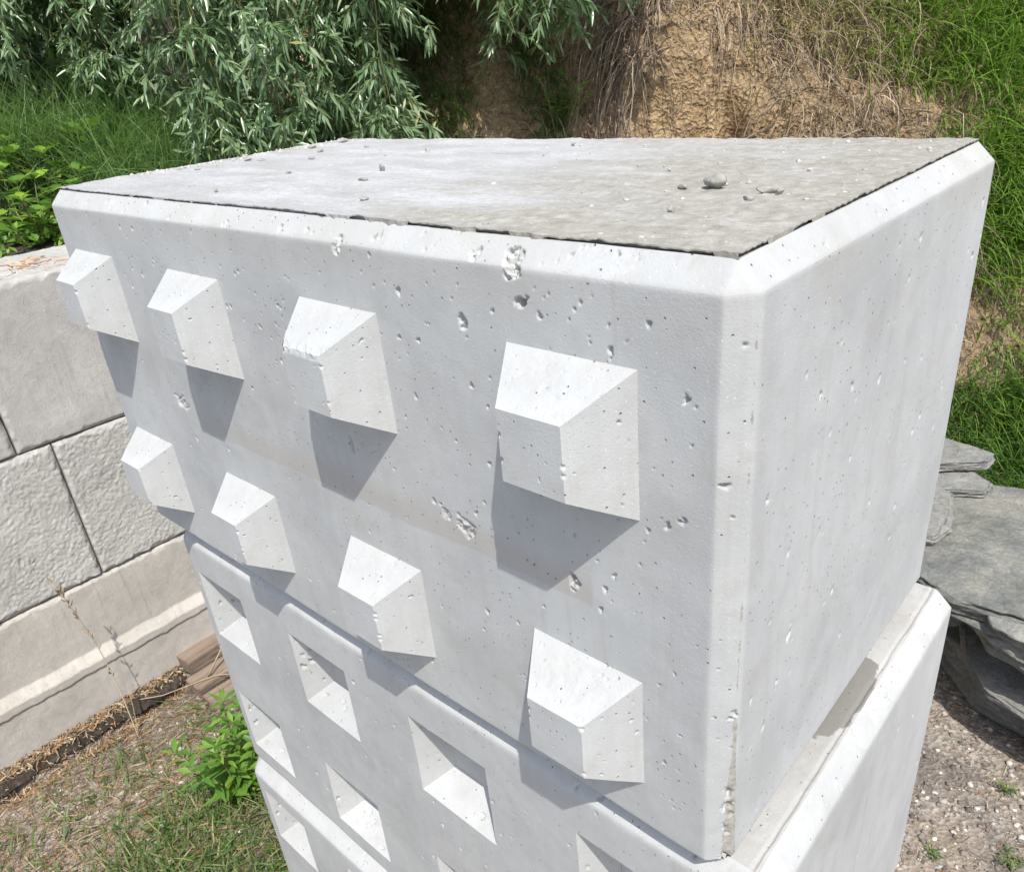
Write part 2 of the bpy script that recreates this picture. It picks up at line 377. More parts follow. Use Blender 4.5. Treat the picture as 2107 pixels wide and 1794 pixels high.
    for a, b_, d in (((W - c, 0, H - c), (W, c, H - c), (W - c, c, H)), ((c, 0, H - c), (c, c, H), (0, c, H - c)),
                     ((W - c, 0, c), (W - c, c, 0), (W, c, c)), ((c, 0, c), (0, c, c), (c, c, 0))):
        n_ = 10; bc = np.array([(i_ / n_, j_ / n_) for i_ in range(n_ + 1) for j_ in range(n_ + 1 - i_)]); ix = {(round(p_[0] * n_), round(p_[1] * n_)): q_ for q_, p_ in enumerate(bc)}
        P = np.array(a, float) + bc[:, :1] * (np.array(b_, float) - a) + bc[:, 1:] * (np.array(d, float) - a)
        tr_ = [(ix[i_, j_], ix[i_ + 1, j_], ix[i_, j_ + 1]) for i_ in range(n_) for j_ in range(n_ - i_)] + [(ix[i_ + 1, j_], ix[i_ + 1, j_ + 1], ix[i_, j_ + 1]) for i_ in range(n_) for j_ in range(n_ - 1 - i_)]
        A.add(P + wob(P, seed) + rounded(P), np.array(tr_))
    # right face
    zr = lines([c, H - c], rs); Hr = pit_field(ys, zr, rng, pits[1], 0.0009, 0.0027, 3.5)
    build_plane(A, (W, 0, 0), (0, 1, 0), (0, 0, 1), ys, zr, Hr, None, seed, dents)
    def strip_y(xa, za, xb, zb, rev=False):
        pa, pb = (xa, c, za), (xa, D, za); qa, qb = (xb, c, zb), (xb, D, zb)
        if rev: strip(pb, pa, qb, qa, 1 - yn[::-1], 5, 20)
        else: strip(pa, pb, qa, qb, yn, 5, 20)
    strip_y(W, H - c, W - c, H)
    strip_y(W - c, 0, W, c)
    strip_y(c, H, 0, H - c); strip_y(0, c, c, 0)
    # left, back, bottom (never large in view): plain
    for poly in ([(0, c, c), (0, c, H - c), (0, D, H - c), (0, D, c)], [(c, c, 0), (c, D, 0), (W - c, D, 0), (W - c, c, 0)],
                 [(c, D, 0), (0, D, c), (0, D, H - c), (c, D, H), (W - c, D, H), (W, D, H - c), (W, D, c), (W - c, D, 0)]):
        A.add(np.array(poly, float), np.array([list(range(len(poly)))]))
    # --- sockets: four sloping walls and a small floor
    if sockets:
        bi = 0.046; dp = 0.046; n = 40
        t = np.linspace(0, 1, n)
        for (sx, sz) in sockets:
            O = [(sx - bo, 0, sz - bo), (sx + bo, 0, sz - bo), (sx + bo, 0, sz + bo), (sx - bo, 0, sz + bo)]
            I = [(sx - bi, dp, sz - bi), (sx + bi, dp, sz - bi), (sx + bi, dp, sz + bi), (sx - bi, dp, sz + bi)]
            for k in range(4):
                p0, p1, q0, q1 = (np.array(x, float) for x in (O[k], O[(k + 1) % 4], I[k], I[(k + 1) % 4]))
                U, V = np.meshgrid(t, t)
                P = ((1 - V)[..., None] * ((1 - U)[..., None] * p0 + U[..., None] * p1) + V[..., None] * ((1 - U)[..., None] * q0 + U[..., None] * q1)).reshape(-1, 3)
                nrm = np.cross(p1 - p0, q0 - p0); nrm /= np.linalg.norm(nrm)
                Hs = pit_field(t * 0.15, t * 0.066, rng, 14, 0.001, 0.004, 2.5).reshape(-1, 1)
                A.add(P + wob(P, seed) + Hs * nrm, grid_faces(n, n))
            P = np.array(I, float); A.add(P, np.array([[0, 1, 2, 3]]))
    body = A.obj('body', mat, root)
    # --- upper surface
    if top_detail:
        tk = 0.0034                                        # the upper skin stands proud of the chamfer over a thin slot
        ux = np.unique(np.concatenate([lines([c, W - c - 0.02], 0.0021), lines([W - c - 0.02, W - c], 0.0016)])); vy = lines([c, D], 0.0021)
        U, V = np.meshgrid(ux, vy); P = np.stack([U, V, np.zeros_like(U)], -1).reshape(-1, 3)
        S = P * np.array([1, 2.2, 1]); x, y = U.ravel(), V.ravel()
        hgt = tk + 0.0009 * fbm(S * 22, 4, 3) * np.clip(np.minimum(y - c, W - c - x) / 0.03, 0.3, 1) + 0.0006 * fbm(S * 110, 3, 8) * (0.5 + (x - 0.2).clip(0, 1))
        hgt += 0.0020 * np.clip(fbm(S * 60, 3, 21) - 0.55, 0, 1)
        P[:, 2] = H + hgt
        ef = np.clip(1 - (y - c) / 0.0045, 0, 1); er = np.clip(1 - (W - c - x) / 0.0045, 0, 1)
        crumb = np.clip((x - 0.66) / 0.04, 0, 1) * np.clip((1.02 - x) / 0.04, 0, 1)
        P[:, 1] += ef * ((0.0004 + 0.0014 * crumb) * fbm(np.stack([x * 130, x * 0, x * 0], -1), 4, 12)); P[:, 0] += er * 0.0002 * fbm(np.stack([y * 120, y * 0, y * 0], -1), 4, 13)
        P += wob(P, seed)
        T = Acc(); T.add(P, grid_faces(len(ux), len(vy)))
        G3_ = P.reshape(len(vy), len(ux), 3)
        def skirt(row, s, solid):
            lo = row.copy(); th = 0.0009 + 0.00025 * fbm(np.stack([s * 150, s * 0, s * 0], -1), 3, 6)
            lo[:, 2] = np.where(solid, H - 0.0008, row[:, 2] - th * 1.3); T.add(np.concatenate([row, lo]), grid_faces(len(row), 2))
        xr_, yr_ = ux, vy
        nf = fbm(np.stack([xr_ * 34, xr_ * 0, xr_ * 0], -1), 4, 12)
        skirt(G3_[0], xr_, ((xr_ > 0.335) & (xr_ < 0.365)) | ((xr_ > 0.712) & (xr_ < 0.992) & (nf > -0.25)) | (nf > 0.85))
        ny_ = fbm(np.stack([yr_ * 40, yr_ * 0, yr_ * 0 + 5], -1), 3, 2)
        skirt(G3_[:, -1], yr_, (ny_ > 0.75) | ((yr_ > 0.06) & (yr_ < 0.10)))
        # floor and back of the slot
        fl = np.array([(c, c, H), (W - c, c, H), (W - c, D, H), (c, D, H)], float) + np.array([0, 0, -0.0002]); T.add(fl, np.array([[0, 1, 2, 3]]))
        i_ = 0.0045; bk = np.array([(c, c + i_, H), (W - c - i_, c + i_, H), (W - c - i_, D, H), (W - c - i_, D, H + 0.003), (W - c - i_, c + i_, H + 0.003), (c, c + i_, H + 0.003)], float)
        T.add(bk, np.array([[0, 1, 4, 5], [1, 2, 3, 4]])); T.obj('top_face', M_top, root)
    else:
        ux = lines([c, W - c], 0.004) if W > 1.1 else lines([c, W - c], 0.004)
        ux = np.unique(np.concatenate([ux, lines([W - c - 0.05, W - c], 0.0012)]))
        vy = lines([c, D], 0.004); U, V = np.meshgrid(ux, vy); P = np.stack([U, V, np.full_like(U, H)], -1).reshape(-1, 3)
        x = P[:, 0]; gx = W - c - 0.006
        P[:, 2] += 0.0008 * fbm(P * 60, 3, seed) * ((x < W - c - 0.001) & (x > c + 0.001)) - 0.0022 * np.exp(-((x - gx + 0.0008 * fbm(P * 30, 2, 3)) / 0.0022) ** 2)
        P += rounded(P); T = Acc(); T.add(P, grid_faces(len(ux), len(vy))); T.obj('top_face', M_ledge, root)
    # --- studs: frustums on the front
    if studs:
        b0, t0, h0 = 0.0657, 0.0325, 0.0526
        for k, (sx, sz) in enumerate(studs):
            B = Acc(); e = 0.0015
            O = [(-b0, e, -b0), (b0, e, -b0), (b0, e, b0), (-b0, e, b0)]; I = [(-t0, -h0, -t0), (t0, -h0, -t0), (t0, -h0, t0), (-t0, -h0, t0)]
            n = 84; t = np.linspace(0, 1, n); U, V = np.meshgrid(t, t)
            sd = np.array([sx, 0, sz])
            chips = [((rng.choice([-1, 1]) * t0, -h0, rng.uniform(-t0, t0)), rng.uniform(0.002, 0.004)) for _ in range(4)]
            for q in range(5):
                if q < 4: p0, p1, q0, q1 = (np.array(z, float) for z in (O[q], O[(q + 1) % 4], I[q], I[(q + 1) % 4]))
                else: p0, p1, q0, q1 = (np.array(z, float) for z in (I[0], I[1], I[3], I[2]))
                P = ((1 - V)[..., None] * ((1 - U)[..., None] * p0 + U[..., None] * p1) + V[..., None] * ((1 - U)[..., None] * q0 + U[..., None] * q1)).reshape(-1, 3)
                nrm = np.cross(p1 - p0, q0 - p0); nrm /= np.linalg.norm(nrm)
                npit = (24 if q == 2 else 7)
                Hs = pit_field(t * 0.13, t * 0.062, rng, npit, 0.0007, 0.0016, 3.5, margin=0.001).reshape(-1, 1)
                ero = np.zeros((len(P), 1))
                if q == 2 and k == 7 or (q == 2 and k == 3): ero = -0.0012 * np.clip(fbm(P * 70, 4, 40 + k), -0.2, 1)[:, None] * (np.sin(np.pi * U.ravel()) * np.sin(np.pi * V.ravel()))[:, None]
                D = wob(P + sd, seed, 0.0005)
                # worn arrises
                for (cc, rr) in chips:
                    dd = np.linalg.norm(P - np.array(cc), axis=1) / rr; kk = np.clip(1 - dd, 0, 1)
                    D += kk[:, None] * np.array([0, rr * 0.8, 0])
                if k == 2 and q in (2, 4):                   # broken lip of the third stud in the upper row
                    dd = np.abs(P[:, 2] - t0) / 0.006; kk = np.clip(1.2 - dd, 0, 1) * (P[:, 1] < -0.035)
                    D += (kk * (0.6 + 0.6 * fbm(P * 160, 3, 8)))[:, None] * np.array([0, 0.0022, -0.0012])
                B.add(P + Hs * nrm + ero * nrm + D, grid_faces(n, n))
            st = B.obj('stud', mat, root); st.location = (sx, 0, sz)
    return root

# top block: world x -0.175..1.001, z -0.011..0.582, front at y 0
W1 = 1.176; X1 = -0.175; H1 = 0.593; Z1 = -0.011; c1 = 0.0192
studs = [(-0.0493 + 0.3 * i - X1, 0.4347 - Z1) for i in range(4)] + [(-0.0493 + 0.3 * i - X1, 0.1323 - Z1) for i in range(4)]
inw = np.array([0, 0.8, -0.6])
chips1 = [((0.797 - X1, 0.004, 0.566 - Z1), (0.009, 0.02, 0.010), inw, 0.0045), ((0.757 - X1, 0.006, 0.567 - Z1), (0.005, 0.012, 0.007), inw, 0.004),
          ((0.571 - X1, 0.004, 0.560 - Z1), (0.006, 0.012, 0.008), inw, 0.0035),
          ((0.703 - X1, 0, 0.287 - Z1), (0.015, 0.01, 0.010), (0, 1, 0), 0.0022), ((0.676 - X1, 0, 0.291 - Z1), (0.006, 0.01, 0.008), (0, 1, 0), 0.0022),
          ((0.105 - X1, 0, 0.290 - Z1), (0.014, 0.01, 0.012), (0, 1, 0), 0.0022),
          ((0.805 - X1, 0, 0.535 - Z1), (0.006, 0.01, 0.0045), (0, 1, 0), 0.005), ((0.736 - X1, 0, 0.507 - Z1), (0.005, 0.01, 0.006), (0, 1, 0), 0.005),
          ((0.955 - X1, 0, 0.156 - Z1), (0.004, 0.01, 0.003), (0, 1, 0), 0.004), ((0.954 - X1, 0, 0.383 - Z1), (0.0045, 0.01, 0.004), (0, 1, 0), 0.004),
          ((0.527 - X1, 0, 0.331 - Z1), (0.005, 0.01, 0.011), (0, 1, 0), 0.005), ((0.842 - X1, 0, 0.278 - Z1), (0.005, 0.01, 0.009), (0, 1, 0), 0.005)]
_r = np.random.default_rng(3)
chips1 += [((0.998 - X1 + _r.uniform(-0.004, 0.003), 0.015 + _r.uniform(-0.004, 0.004), _r.uniform(0.0, 0.19) ** 1.15), (0.004, 0.004, _r.uniform(0.003, 0.008)), (-0.7, 0.7, 0), _r.uniform(0.0010, 0.0020)) for _ in range(22)]
hot = [(0.80 - X1, 0.535 - Z1, 0.08), (0.72 - X1, 0.49 - Z1, 0.15), (0.55 - X1, 0.49 - Z1, 0.12), (0.33 - X1, 0.50 - Z1, 0.12), (0.10 - X1, 0.50 - Z1, 0.12), (0.90 - X1, 0.33 - Z1, 0.09)]
make_block('concrete_block', (X1, 0, Z1), W1, 0.56, H1, c1, 'smooth grey concrete block with eight pyramid studs, topmost of the stack', M_block, 11,
           studs=studs, pits=(430, 95), dents=chips1, top_detail=True, hot=hot, res=(0.00125, 0.0017))
# middle block with sockets
X2 = -0.128; W2 = 1.173; H2 = 0.605
sock = [(-0.007 + 0.298 * i - X2, z) for z in (H2 - 0.163, H2 - 0.462) for i in range(4)]
make_block('concrete_block', (X2, 0.009, -0.616), W2, 0.565, H2, 0.022, 'grey concrete block with square sockets, directly under the studded block', M_block2, 23,
           res=(0.002, 0.0022), sockets=sock, pits=(260, 70))
X3 = -0.145
sock3 = [(-0.012 + 0.298 * i - X3, z) for z in (0.573 - 0.145, 0.573 - 0.444) for i in range(4)]
make_block('concrete_block', (X3, -0.003, -1.189), 1.17, 0.565, 0.573, 0.030, 'lowest block of the stack, with wide bright rounded top edge', M_block2, 37,
           res=(0.0035, 0.004), sockets=sock3, pits=(90, 40))

# ------------------------------------------------------------------ small stones on the top block
M_peb = stone_mat('pebble', (0.30, 0.285, 0.25), (0.40, 0.385, 0.35), (0.50, 0.485, 0.45), 60, 0.003)
M_peb2 = stone_mat('grey_chip', (0.30, 0.29, 0.26), (0.38, 0.36, 0.33), (0.50, 0.49, 0.46), 60, 0.001)
import bmesh
def ico(sub):
    bm = bmesh.new(); bmesh.ops.create_icosphere(bm, subdivisions=sub, radius=1)
    v = np.array([x.co[:] for x in bm.verts]); f = np.array([[x.index for x in q.verts] for q in bm.faces]); bm.free(); return v, f
IV3, IF3 = ico(3); IV4, IF4 = ico(4); IV1, IF1 = ico(1); IV2, IF2 = ico(2)
def rock(name, loc, size, seed, mat, label=None, cat='stone', group=None, rough=0.25, rot=0.0, lv=(IV3, IF3), facet=False, parent=None):
    v, f = lv; n = fbm(v * 1.3 + seed * 5.3, 4, seed); v2 = v * (1 + rough * n)[:, None]
    if facet:
        rng = np.random.default_rng(seed)
        for _ in range(9):
            d = rng.normal(size=3); d /= np.linalg.norm(d); h = rng.uniform(0.55, 0.8); e = v2 @ d - h; m = e > 0; v2[m] -= e[m][:, None] * d
    v2 = v2 * np.array(size); c, s = math.cos(rot), math.sin(rot)
    v2 = np.stack([v2[:, 0] * c - v2[:, 1] * s, v2[:, 0] * s + v2[:, 1] * c, v2[:, 2]], -1)
    v2[:, 2] -= v2[:, 2].min()
    o = mesh_np(name, v2, f, mat, parent, not facet, loc=loc)
    if parent is None: tag(o, label, cat, group)
    return o
ZT = 0.5852
G1 = 'small stones lying on the top block'
ST = [((0.850, 0.228), (0.0115, 0.0085, 0.0065), 3, 'rounded grey pebble, largest stone on the upper surface', 0.24, False),
      ((0.871, 0.118), (0.007, 0.004, 0.004), 5, 'small dark chip lying in front of the rounded pebble', 0.3, True),
      ((0.906, 0.212), (0.010, 0.005, 0.005), 7, 'thin flaky chip to the right of the rounded pebble', 0.3, True),
      ((0.918, 0.212), (0.005, 0.004, 0.004), 8, 'tiny crumb beside the thin flaky chip', 0.3, True),
      ((0.822, 0.217), (0.0075, 0.004, 0.003), 9, 'flat pale chip just left of the rounded pebble', 0.3, True),
      ((0.908, 0.175), (0.005, 0.005, 0.004), 10, 'small crumb between the flaky chip and the near corner', 0.3, True),
      ((0.348, 0.248), (0.007, 0.006, 0.006), 12, 'upright grey stone alone mid-way on the upper surface', 0.25, True),
      ((0.391, 0.181), (0.008, 0.004, 0.003), 13, 'thin splinter of stone right of centre of the top', 0.3, True),
      ((0.517, 0.084), (0.007, 0.004, 0.003), 14, 'flat grey chip near the front groove', 0.3, True),
      ((0.237, 0.067), (0.004, 0.003, 0.003), 15, 'tiny dark crumb close to the front groove', 0.3, True),
      ((0.140, 0.085), (0.009, 0.003, 0.002), 16, 'flat curved flake left of the tiny dark crumb', 0.3, True),
      ((-0.028, 0.297), (0.012, 0.006, 0.002), 17, 'pale flat flake of concrete on the left part of the top', 0.3, True),
      ((-0.005, 0.400), (0.010, 0.007, 0.004), 18, 'grey chip by the left rear edge', 0.3, True),
      ((0.075, 0.325), (0.010, 0.005, 0.003), 19, 'elongated grey chip behind the pale flat flake', 0.3, True),
      ((0.480, 0.489), (0.005, 0.004, 0.003), 20, 'tiny stone near the rear edge of the top', 0.3, True)]
ST += [((-0.075, 0.30), (0.016, 0.008, 0.0025), 31, 'broad pale flake lying by the left edge of the top', 0.3, True),
       ((-0.085, 0.44), (0.013, 0.007, 0.004), 32, 'dark chip on the left edge behind the broad pale flake', 0.3, True),
       ((-0.10, 0.52), (0.015, 0.008, 0.005), 33, 'chip at the far left rear corner of the top', 0.3, True),
       ((0.06, 0.45), (0.008, 0.005, 0.003), 34, 'small grey chip near the rear edge in the left third', 0.3, True),
       ((-0.06, 0.20), (0.009, 0.004, 0.002), 35, 'thin flake on the left part, nearest the front groove', 0.3, True),
       ((0.20, 0.20), (0.005, 0.004, 0.003), 36, 'tiny chip between the flakes and the upright grey stone', 0.3, True)]
for i, ((x, y), s, sd, lb, ro, fc) in enumerate(ST):
    if fc: s = tuple(q_ * 0.82 for q_ in s)
    rock('pebble' if i == 0 else 'stone_chip', (x, y, ZT), s, sd, M_peb if i in (0, 4, 11) else M_peb2, lb, 'stone', G1, ro, sd, facet=fc)
rng = np.random.default_rng(5)
A = Acc()
def scatter_rocks(A, P, sizes, rng, lv=(IV1, IF1), flat=0.7):
    v, f = lv
    for p, s in zip(P, sizes):
        sc = s * np.array([rng.uniform(0.8, 1.3), rng.uniform(0.7, 1.1), rng.uniform(0.45, 0.9) * flat / 0.7]); vv = v * (1 + 0.22 * rng.normal(size=(len(v), 1))) * sc
        a = rng.uniform(0, 6.28); c, sn = math.cos(a), math.sin(a)
        vv = np.stack([vv[:, 0] * c - vv[:, 1] * sn, vv[:, 0] * sn + vv[:, 1] * c, vv[:, 2]], -1) + p
        A.add(vv, f, rng.random())
n = 330; xx = np.where(rng.random(n) < 0.45, rng.normal(0.9, 0.08, n), rng.uniform(-0.14, 0.97, n)); yy = np.where(rng.random(n) < 0.35, rng.uniform(0.45, 0.55, n) , rng.uniform(0.03, 0.55, n))
yy = np.where((xx < 0.3) & (rng.random(n) < 0.6), rng.uniform(0.3, 0.55, n), yy)
k = (xx > -0.14) & (xx < 0.97); xx, yy = xx[k], yy[k]
# crumbs and flakes shed along the left end of the top
nl = 160; xl = -0.15 + np.abs(rng.normal(0, 0.03, nl)); yl = rng.uniform(0.1, 0.55, nl)
xx = np.concatenate([xx, xl]); yy = np.concatenate([yy, yl])
sz = 0.0009 + 0.0028 * rng.random(len(xx)) ** 3 + np.where(xx < -0.10, 0.0012, 0)
scatter_rocks(A, np.stack([xx, yy, np.full(len(xx), ZT)], -1), sz, rng)
M_crumb = attr_mat('concrete_crumb', [(0.0, (0.30, 0.28, 0.24)), (0.5, (0.45, 0.43, 0.39)), (1.0, (0.62, 0.61, 0.58))])
tag(A.obj('concrete_crumbs', M_crumb, smooth=False), 'fine grey crumbs and dust scattered over the top block', 'crumbs', kind='stuff')

# ------------------------------------------------------------------ retaining wall on the left: each block a thing
XW = -1.289; TW = 0.40
def wall_block(label, y0, y1, z0, z1, mat, seed, amp=0.0012, worm=0.0, gap=0.0045, notch=None, ledge=False, top_amp=0.001):
    root = empty('wall_block', (XW, y0, z0), label, 'concrete block', 'blocks of the retaining wall')
    A = Acc(); L = y1 - y0 - gap; Hh = z1 - z0 - gap; c = 0.008
    res = 0.0032
    ys = lines([0, L], res); zs = lines([0, Hh], res)
    U, V = np.meshgrid(ys, zs); u, v = U.ravel(), V.ravel()
    P = np.stack([np.zeros_like(u), u, v], -1)
    h = amp * fbm(P * 18 + seed, 4, seed)
    if worm:
        q = P * np.array([1, 1, 1]) * 85 + 2.2 * np.stack([fbm(P * 25, 3, seed + 1)] * 3, -1)
        h += worm * (1 - np.abs(vnoise(q + seed, seed + 2)) * 2.2) * (0.55 + 0.45 * fbm(P * 9, 2, seed + 9))
        h += worm * 0.8 * fbm(P * 150, 3, seed + 4)
    # rounded border with nicks
    nick = 1 + 0.9 * fbm(P * 35, 3, seed + 7)
    e = np.minimum.reduce([u, L - u, v, Hh - v]); h -= 0.010 * np.clip(1 - e / (0.012 * nick.clip(0.4, 2)), 0, 1) ** 1.5
    if ledge:                                             # lower half stands forward under a sloping bright shoulder
        zl = 0.252 + 0.014 * (u / L - 0.6) * -6 * 0.25 + 0.0025 * fbm(np.stack([u * 40, u * 0, u * 0], -1), 3, 4)
        t = np.clip((zl + 0.012 - v) / 0.03, 0, 1)
        h += 0.030 * t
        t2 = np.clip((zl - 0.045 - v + 0.003 * fbm(np.stack([u * 60, u * 0, u * 0 + 9], -1), 3, 5)) / 0.006, 0, 1)
        h -= 0.006 * t2
    keep = np.ones((len(zs) - 1, len(ys) - 1), bool)
    if notch:
        uc, vc = np.meshgrid((ys[:-1] + ys[1:]) / 2, (zs[:-1] + zs[1:]) / 2)
        for (a, b_, hh) in notch: keep &= ~((uc > a) & (uc < b_) & (vc < hh))
    P[:, 0] = h
    A.add(P, grid_faces(len(ys), len(zs), keep))
    # top: follows the front border so no gap shows
    xs = lines([0, TW], 0.006); U, V = np.meshgrid(xs, ys); front = h.reshape(len(zs), len(ys))[-1]
    Pt = np.stack([-U + (front[:, None] * np.clip(1 - U / 0.02, 0, 1)), V, np.full_like(U, Hh)], -1).reshape(-1, 3)
    Pt[:, 2] += top_amp * fbm(Pt * 30, 4, seed + 3) * np.clip(U.ravel() / 0.01, 0, 1)
    A.add(Pt, grid_faces(len(xs), len(ys)))
    for yy_ in (0, L):                                    # ends
        A.add(np.array([(-TW, yy_, 0), (-0.006, yy_, 0), (-0.006, yy_, Hh), (-TW, yy_, Hh)], float), np.array([[0, 1, 2, 3]]))
    A.add(np.array([(-TW, 0, 0), (-TW, L, 0), (-TW, L, Hh), (-TW, 0, Hh)], float), np.array([[0, 1, 2, 3]]))
    if notch:                                             # inside of the notch
        for (a, b_, hh) in notch:
            A.add(np.array([(0, a, hh), (0, b_, hh), (-0.15, b_, hh), (-0.15, a, hh), (0, a, 0), (-0.15, a, 0), (0, b_, 0), (-0.15, b_, 0)], float), np.array([[0, 1, 2, 3], [0, 3, 5, 4], [1, 2, 7, 6], [3, 2, 7, 5]]))
    A.obj('body', mat, root)
    return root
zt, za, zb, zc = 0.272, -0.212, -0.690, -1.200
wall_block('stained grey wall block in the top course, running behind the stack', 0.050, 1.20, za, zt, M_wall_smooth, 41, 0.0010, 0.0, top_amp=0.003)
wall_block('sliver of grey wall block at the left picture edge in the top course', -1.15, 0.050, za, zt, M_wall_smooth, 42, 0.0010, 0.0)
wall_block('crinkled rough wall block in the middle course, beside the studded block', 0.143, 1.30, zb, za, M_wall_rough, 43, 0.0012, 0.0016)
wall_block('coarse ridged wall block in the middle course, left of the vertical joint', -1.02, 0.143, zb, za, M_wall_rough, 44, 0.0015, 0.0015)
wall_block('pale sandy wall block with protruding ledge, lowest course of the wall', -1.0, 1.25, zc, zb, M_wall_pale, 45, 0.0012, 0.0, notch=[(0.868, 0.948, 0.035), (1.262, 1.60, 0.045)], ledge=True)

# ------------------------------------------------------------------ ground
def ground_mat():
    b = NB('gravelly_soil'); co = b.coords()
    soil = b.ramp(b.noise(co, 6, 6, 0.65, 0.5), [(0.3, (0.19, 0.145, 0.105)), (0.55, (0.33, 0.265, 0.20)), (0.75, (0.44, 0.375, 0.30))])
    g = b.n('ShaderNodeTexVoronoi'); g.inputs['Scale'].default_value = 95; b.l(co, g.inputs['Vector'])
    gr = b.ramp(g.outputs['Color'], [(0.1, (0.13, 0.115, 0.105)), (0.5, (0.27, 0.25, 0.22)), (0.9, (0.48, 0.45, 0.40))])
    col = b.mix(b.ramp(b.noise(co, 3, 4, 0.6), [(0.4, 0.35), (0.6, 0.8)]), soil, gr)
    dark = b.ramp(b.noise(co, 1.6, 4, 0.6), [(0.50, 0.0), (0.62, 0.55)])
    col = b.mix(dark, col, (0.085, 0.082, 0.085))
    b.l(col, b.p.inputs['Base Color']); b.p.inputs['Roughness'].default_value = 0.95; b.p.inputs['Specular IOR Level'].default_value = 0.15
    nr = b.bump(g.outputs['Distance'], 0.006, 0.8); nr = b.bump(b.noise(co, 30, 5, 0.6), 0.01, 0.6, nr)
    b.l(nr, b.p.inputs['Normal']); return b.m
M_ground = ground_mat()
def gh(x, y):
    P = np.stack([x * 3.1, y * 3.1, x * 0], -1)
    near_stack = np.clip(1 - np.hypot((x - 0.45) / 0.9, (y - 0.28) / 0.6), 0, 1)
    dip = 0.075 * np.exp(-((x + 1.193 + 0.012 * np.sin(y * 9) + 0.006 * np.sin(y * 31)) / 0.026) ** 2) * np.clip((0.26 - y) * 8, 0, 1) * np.clip((y + 1.15) * 8, 0, 1)
    return -1.2 - dip + 0.010 * fbm(P, 3, 2) + 0.004 * fbm(P * 8, 3, 3)
xs = np.unique(np.concatenate([np.linspace(-60, -2.2, 14), np.linspace(-2.2, -1.26, 30), np.linspace(-1.26, -1.12, 36), np.linspace(-1.12, 2.6, 190), np.linspace(2.6, 60, 14)]))
ys = np.unique(np.concatenate([np.linspace(-60, -1.2, 14), np.linspace(-1.2, 3.4, 231), np.linspace(3.4, 60, 14)]))
U, V = np.meshgrid(xs, ys); P = np.stack([U.ravel(), V.ravel(), gh(U.ravel(), V.ravel())], -1)
gm = mesh_np('ground', P, grid_faces(len(xs), len(ys)), M_ground); tag(gm, kind='structure')
# soil heaped in a crumbling lip along the foot of the wall
M_soil = stone_mat('dark_crumbly_soil', (0.03, 0.024, 0.019), (0.065, 0.052, 0.04), (0.14, 0.115, 0.09), 22, 0.012, 0.95)

# frame of the bank: u runs right, v runs away from the stack
FW = np.array([-0.6947, 0.7193, 0]); RT = np.array([0.7193, 0.6947, 0]); C0 = np.array([CAM[0], CAM[1], 0])
def uvz(u, v, z):
    u, v, z = np.broadcast_arrays(np.asarray(u, float), v, z)
    return C0 + u[..., None] * RT + v[..., None] * FW + z[..., None] * np.array([0, 0, 1.0])
PV = np.array([2.42, 2.62, 3.00, 3.25, 3.42, 3.60, 4.00, 4.8, 8.0, 30.0]); PZ = np.array([-1.22, -0.95, -0.30, 0.18, 0.55, 0.92, 1.40, 1.75, 2.0, 2.1])
def bank_z(u, v):
    u = np.asarray(u, float); left = np.clip((-u - 0.7) / 1.2, 0, 1)
    vv = v - 0.25 * np.clip((-u) / 1.0, 0, 1) + 0.10 * np.sin(u * 2.1 + 0.6)
    z = np.interp(vv, PV, PZ)
    return np.where(z > 0.25, 0.25 + (z - 0.25) * (1 - 0.93 * left), z)
def bank_mat():
    b = NB('clay_bank'); co = b.coords()
    col = b.ramp(b.noise(co, 5, 6, 0.62, 0.4), [(0.28, (0.40, 0.27, 0.14)), (0.5, (0.55, 0.39, 0.21)), (0.72, (0.64, 0.48, 0.29))])
    wv = b.n('ShaderNodeTexNoise'); wv.inputs['Scale'].default_value = 14; wv.inputs['Detail'].default_value = 4; b.l(co, wv.inputs['Vector'])
    vm = b.n('ShaderNodeVectorMath', operation='MULTIPLY_ADD'); b.l(wv.outputs['Color'], vm.inputs[0]); vm.inputs[1].default_value = (0.09, 0.09, 0.09); b.l(co, vm.inputs[2])
    v = b.n('ShaderNodeTexVoronoi', feature='F1'); v.inputs['Scale'].default_value = 48; b.l(vm.outputs[0], v.inputs['Vector'])
    col = b.mix(0.30, col, b.ramp(v.outputs['Color'], [(0.2, (0.20, 0.13, 0.075)), (0.8, (0.55, 0.42, 0.28))]))
    col = b.mix(b.ramp(b.noise(co, 2.2, 4, 0.6), [(0.45, 0.0), (0.65, 0.7)]), col, (0.25, 0.20, 0.145))
    b.l(col, b.p.inputs['Base Color']); b.p.inputs['Roughness'].default_value = 0.95; b.p.inputs['Specular IOR Level'].default_value = 0.1
    nr = b.bump(b.noise(co, 38, 6, 0.7, 0.8), 0.018, 1.0); nr = b.bump(v.outputs['Distance'], 0.022, 1.0, nr)
    b.l(nr, b.p.inputs['Normal']); return b.m
us = np.unique(np.concatenate([np.linspace(-9, -3, 10), np.linspace(-3, 3.4, 430), np.linspace(3.4, 14, 16)]))
vv = np.unique(np.concatenate([np.linspace(2.42, 4.0, 190), np.linspace(4.0, 30, 20)]))
U, V = np.meshgrid(us, vv); u, v = U.ravel(), V.ravel(); z = bank_z(u, v)
P = uvz(u, v, z)
lump = 0.060 * fbm(P * 3.2, 4, 61) + 0.030 * np.abs(fbm(P * 15, 3, 62)) + 0.020 * np.abs(fbm(P * 48, 3, 63))
gully = -0.10 * np.exp(-((u - 0.98 - 0.05 * np.sin(z * 9)) / 0.045) ** 2) * np.clip((z + 0.1) * 3, 0, 1) * np.clip((0.62 - z) * 4, 0, 1)
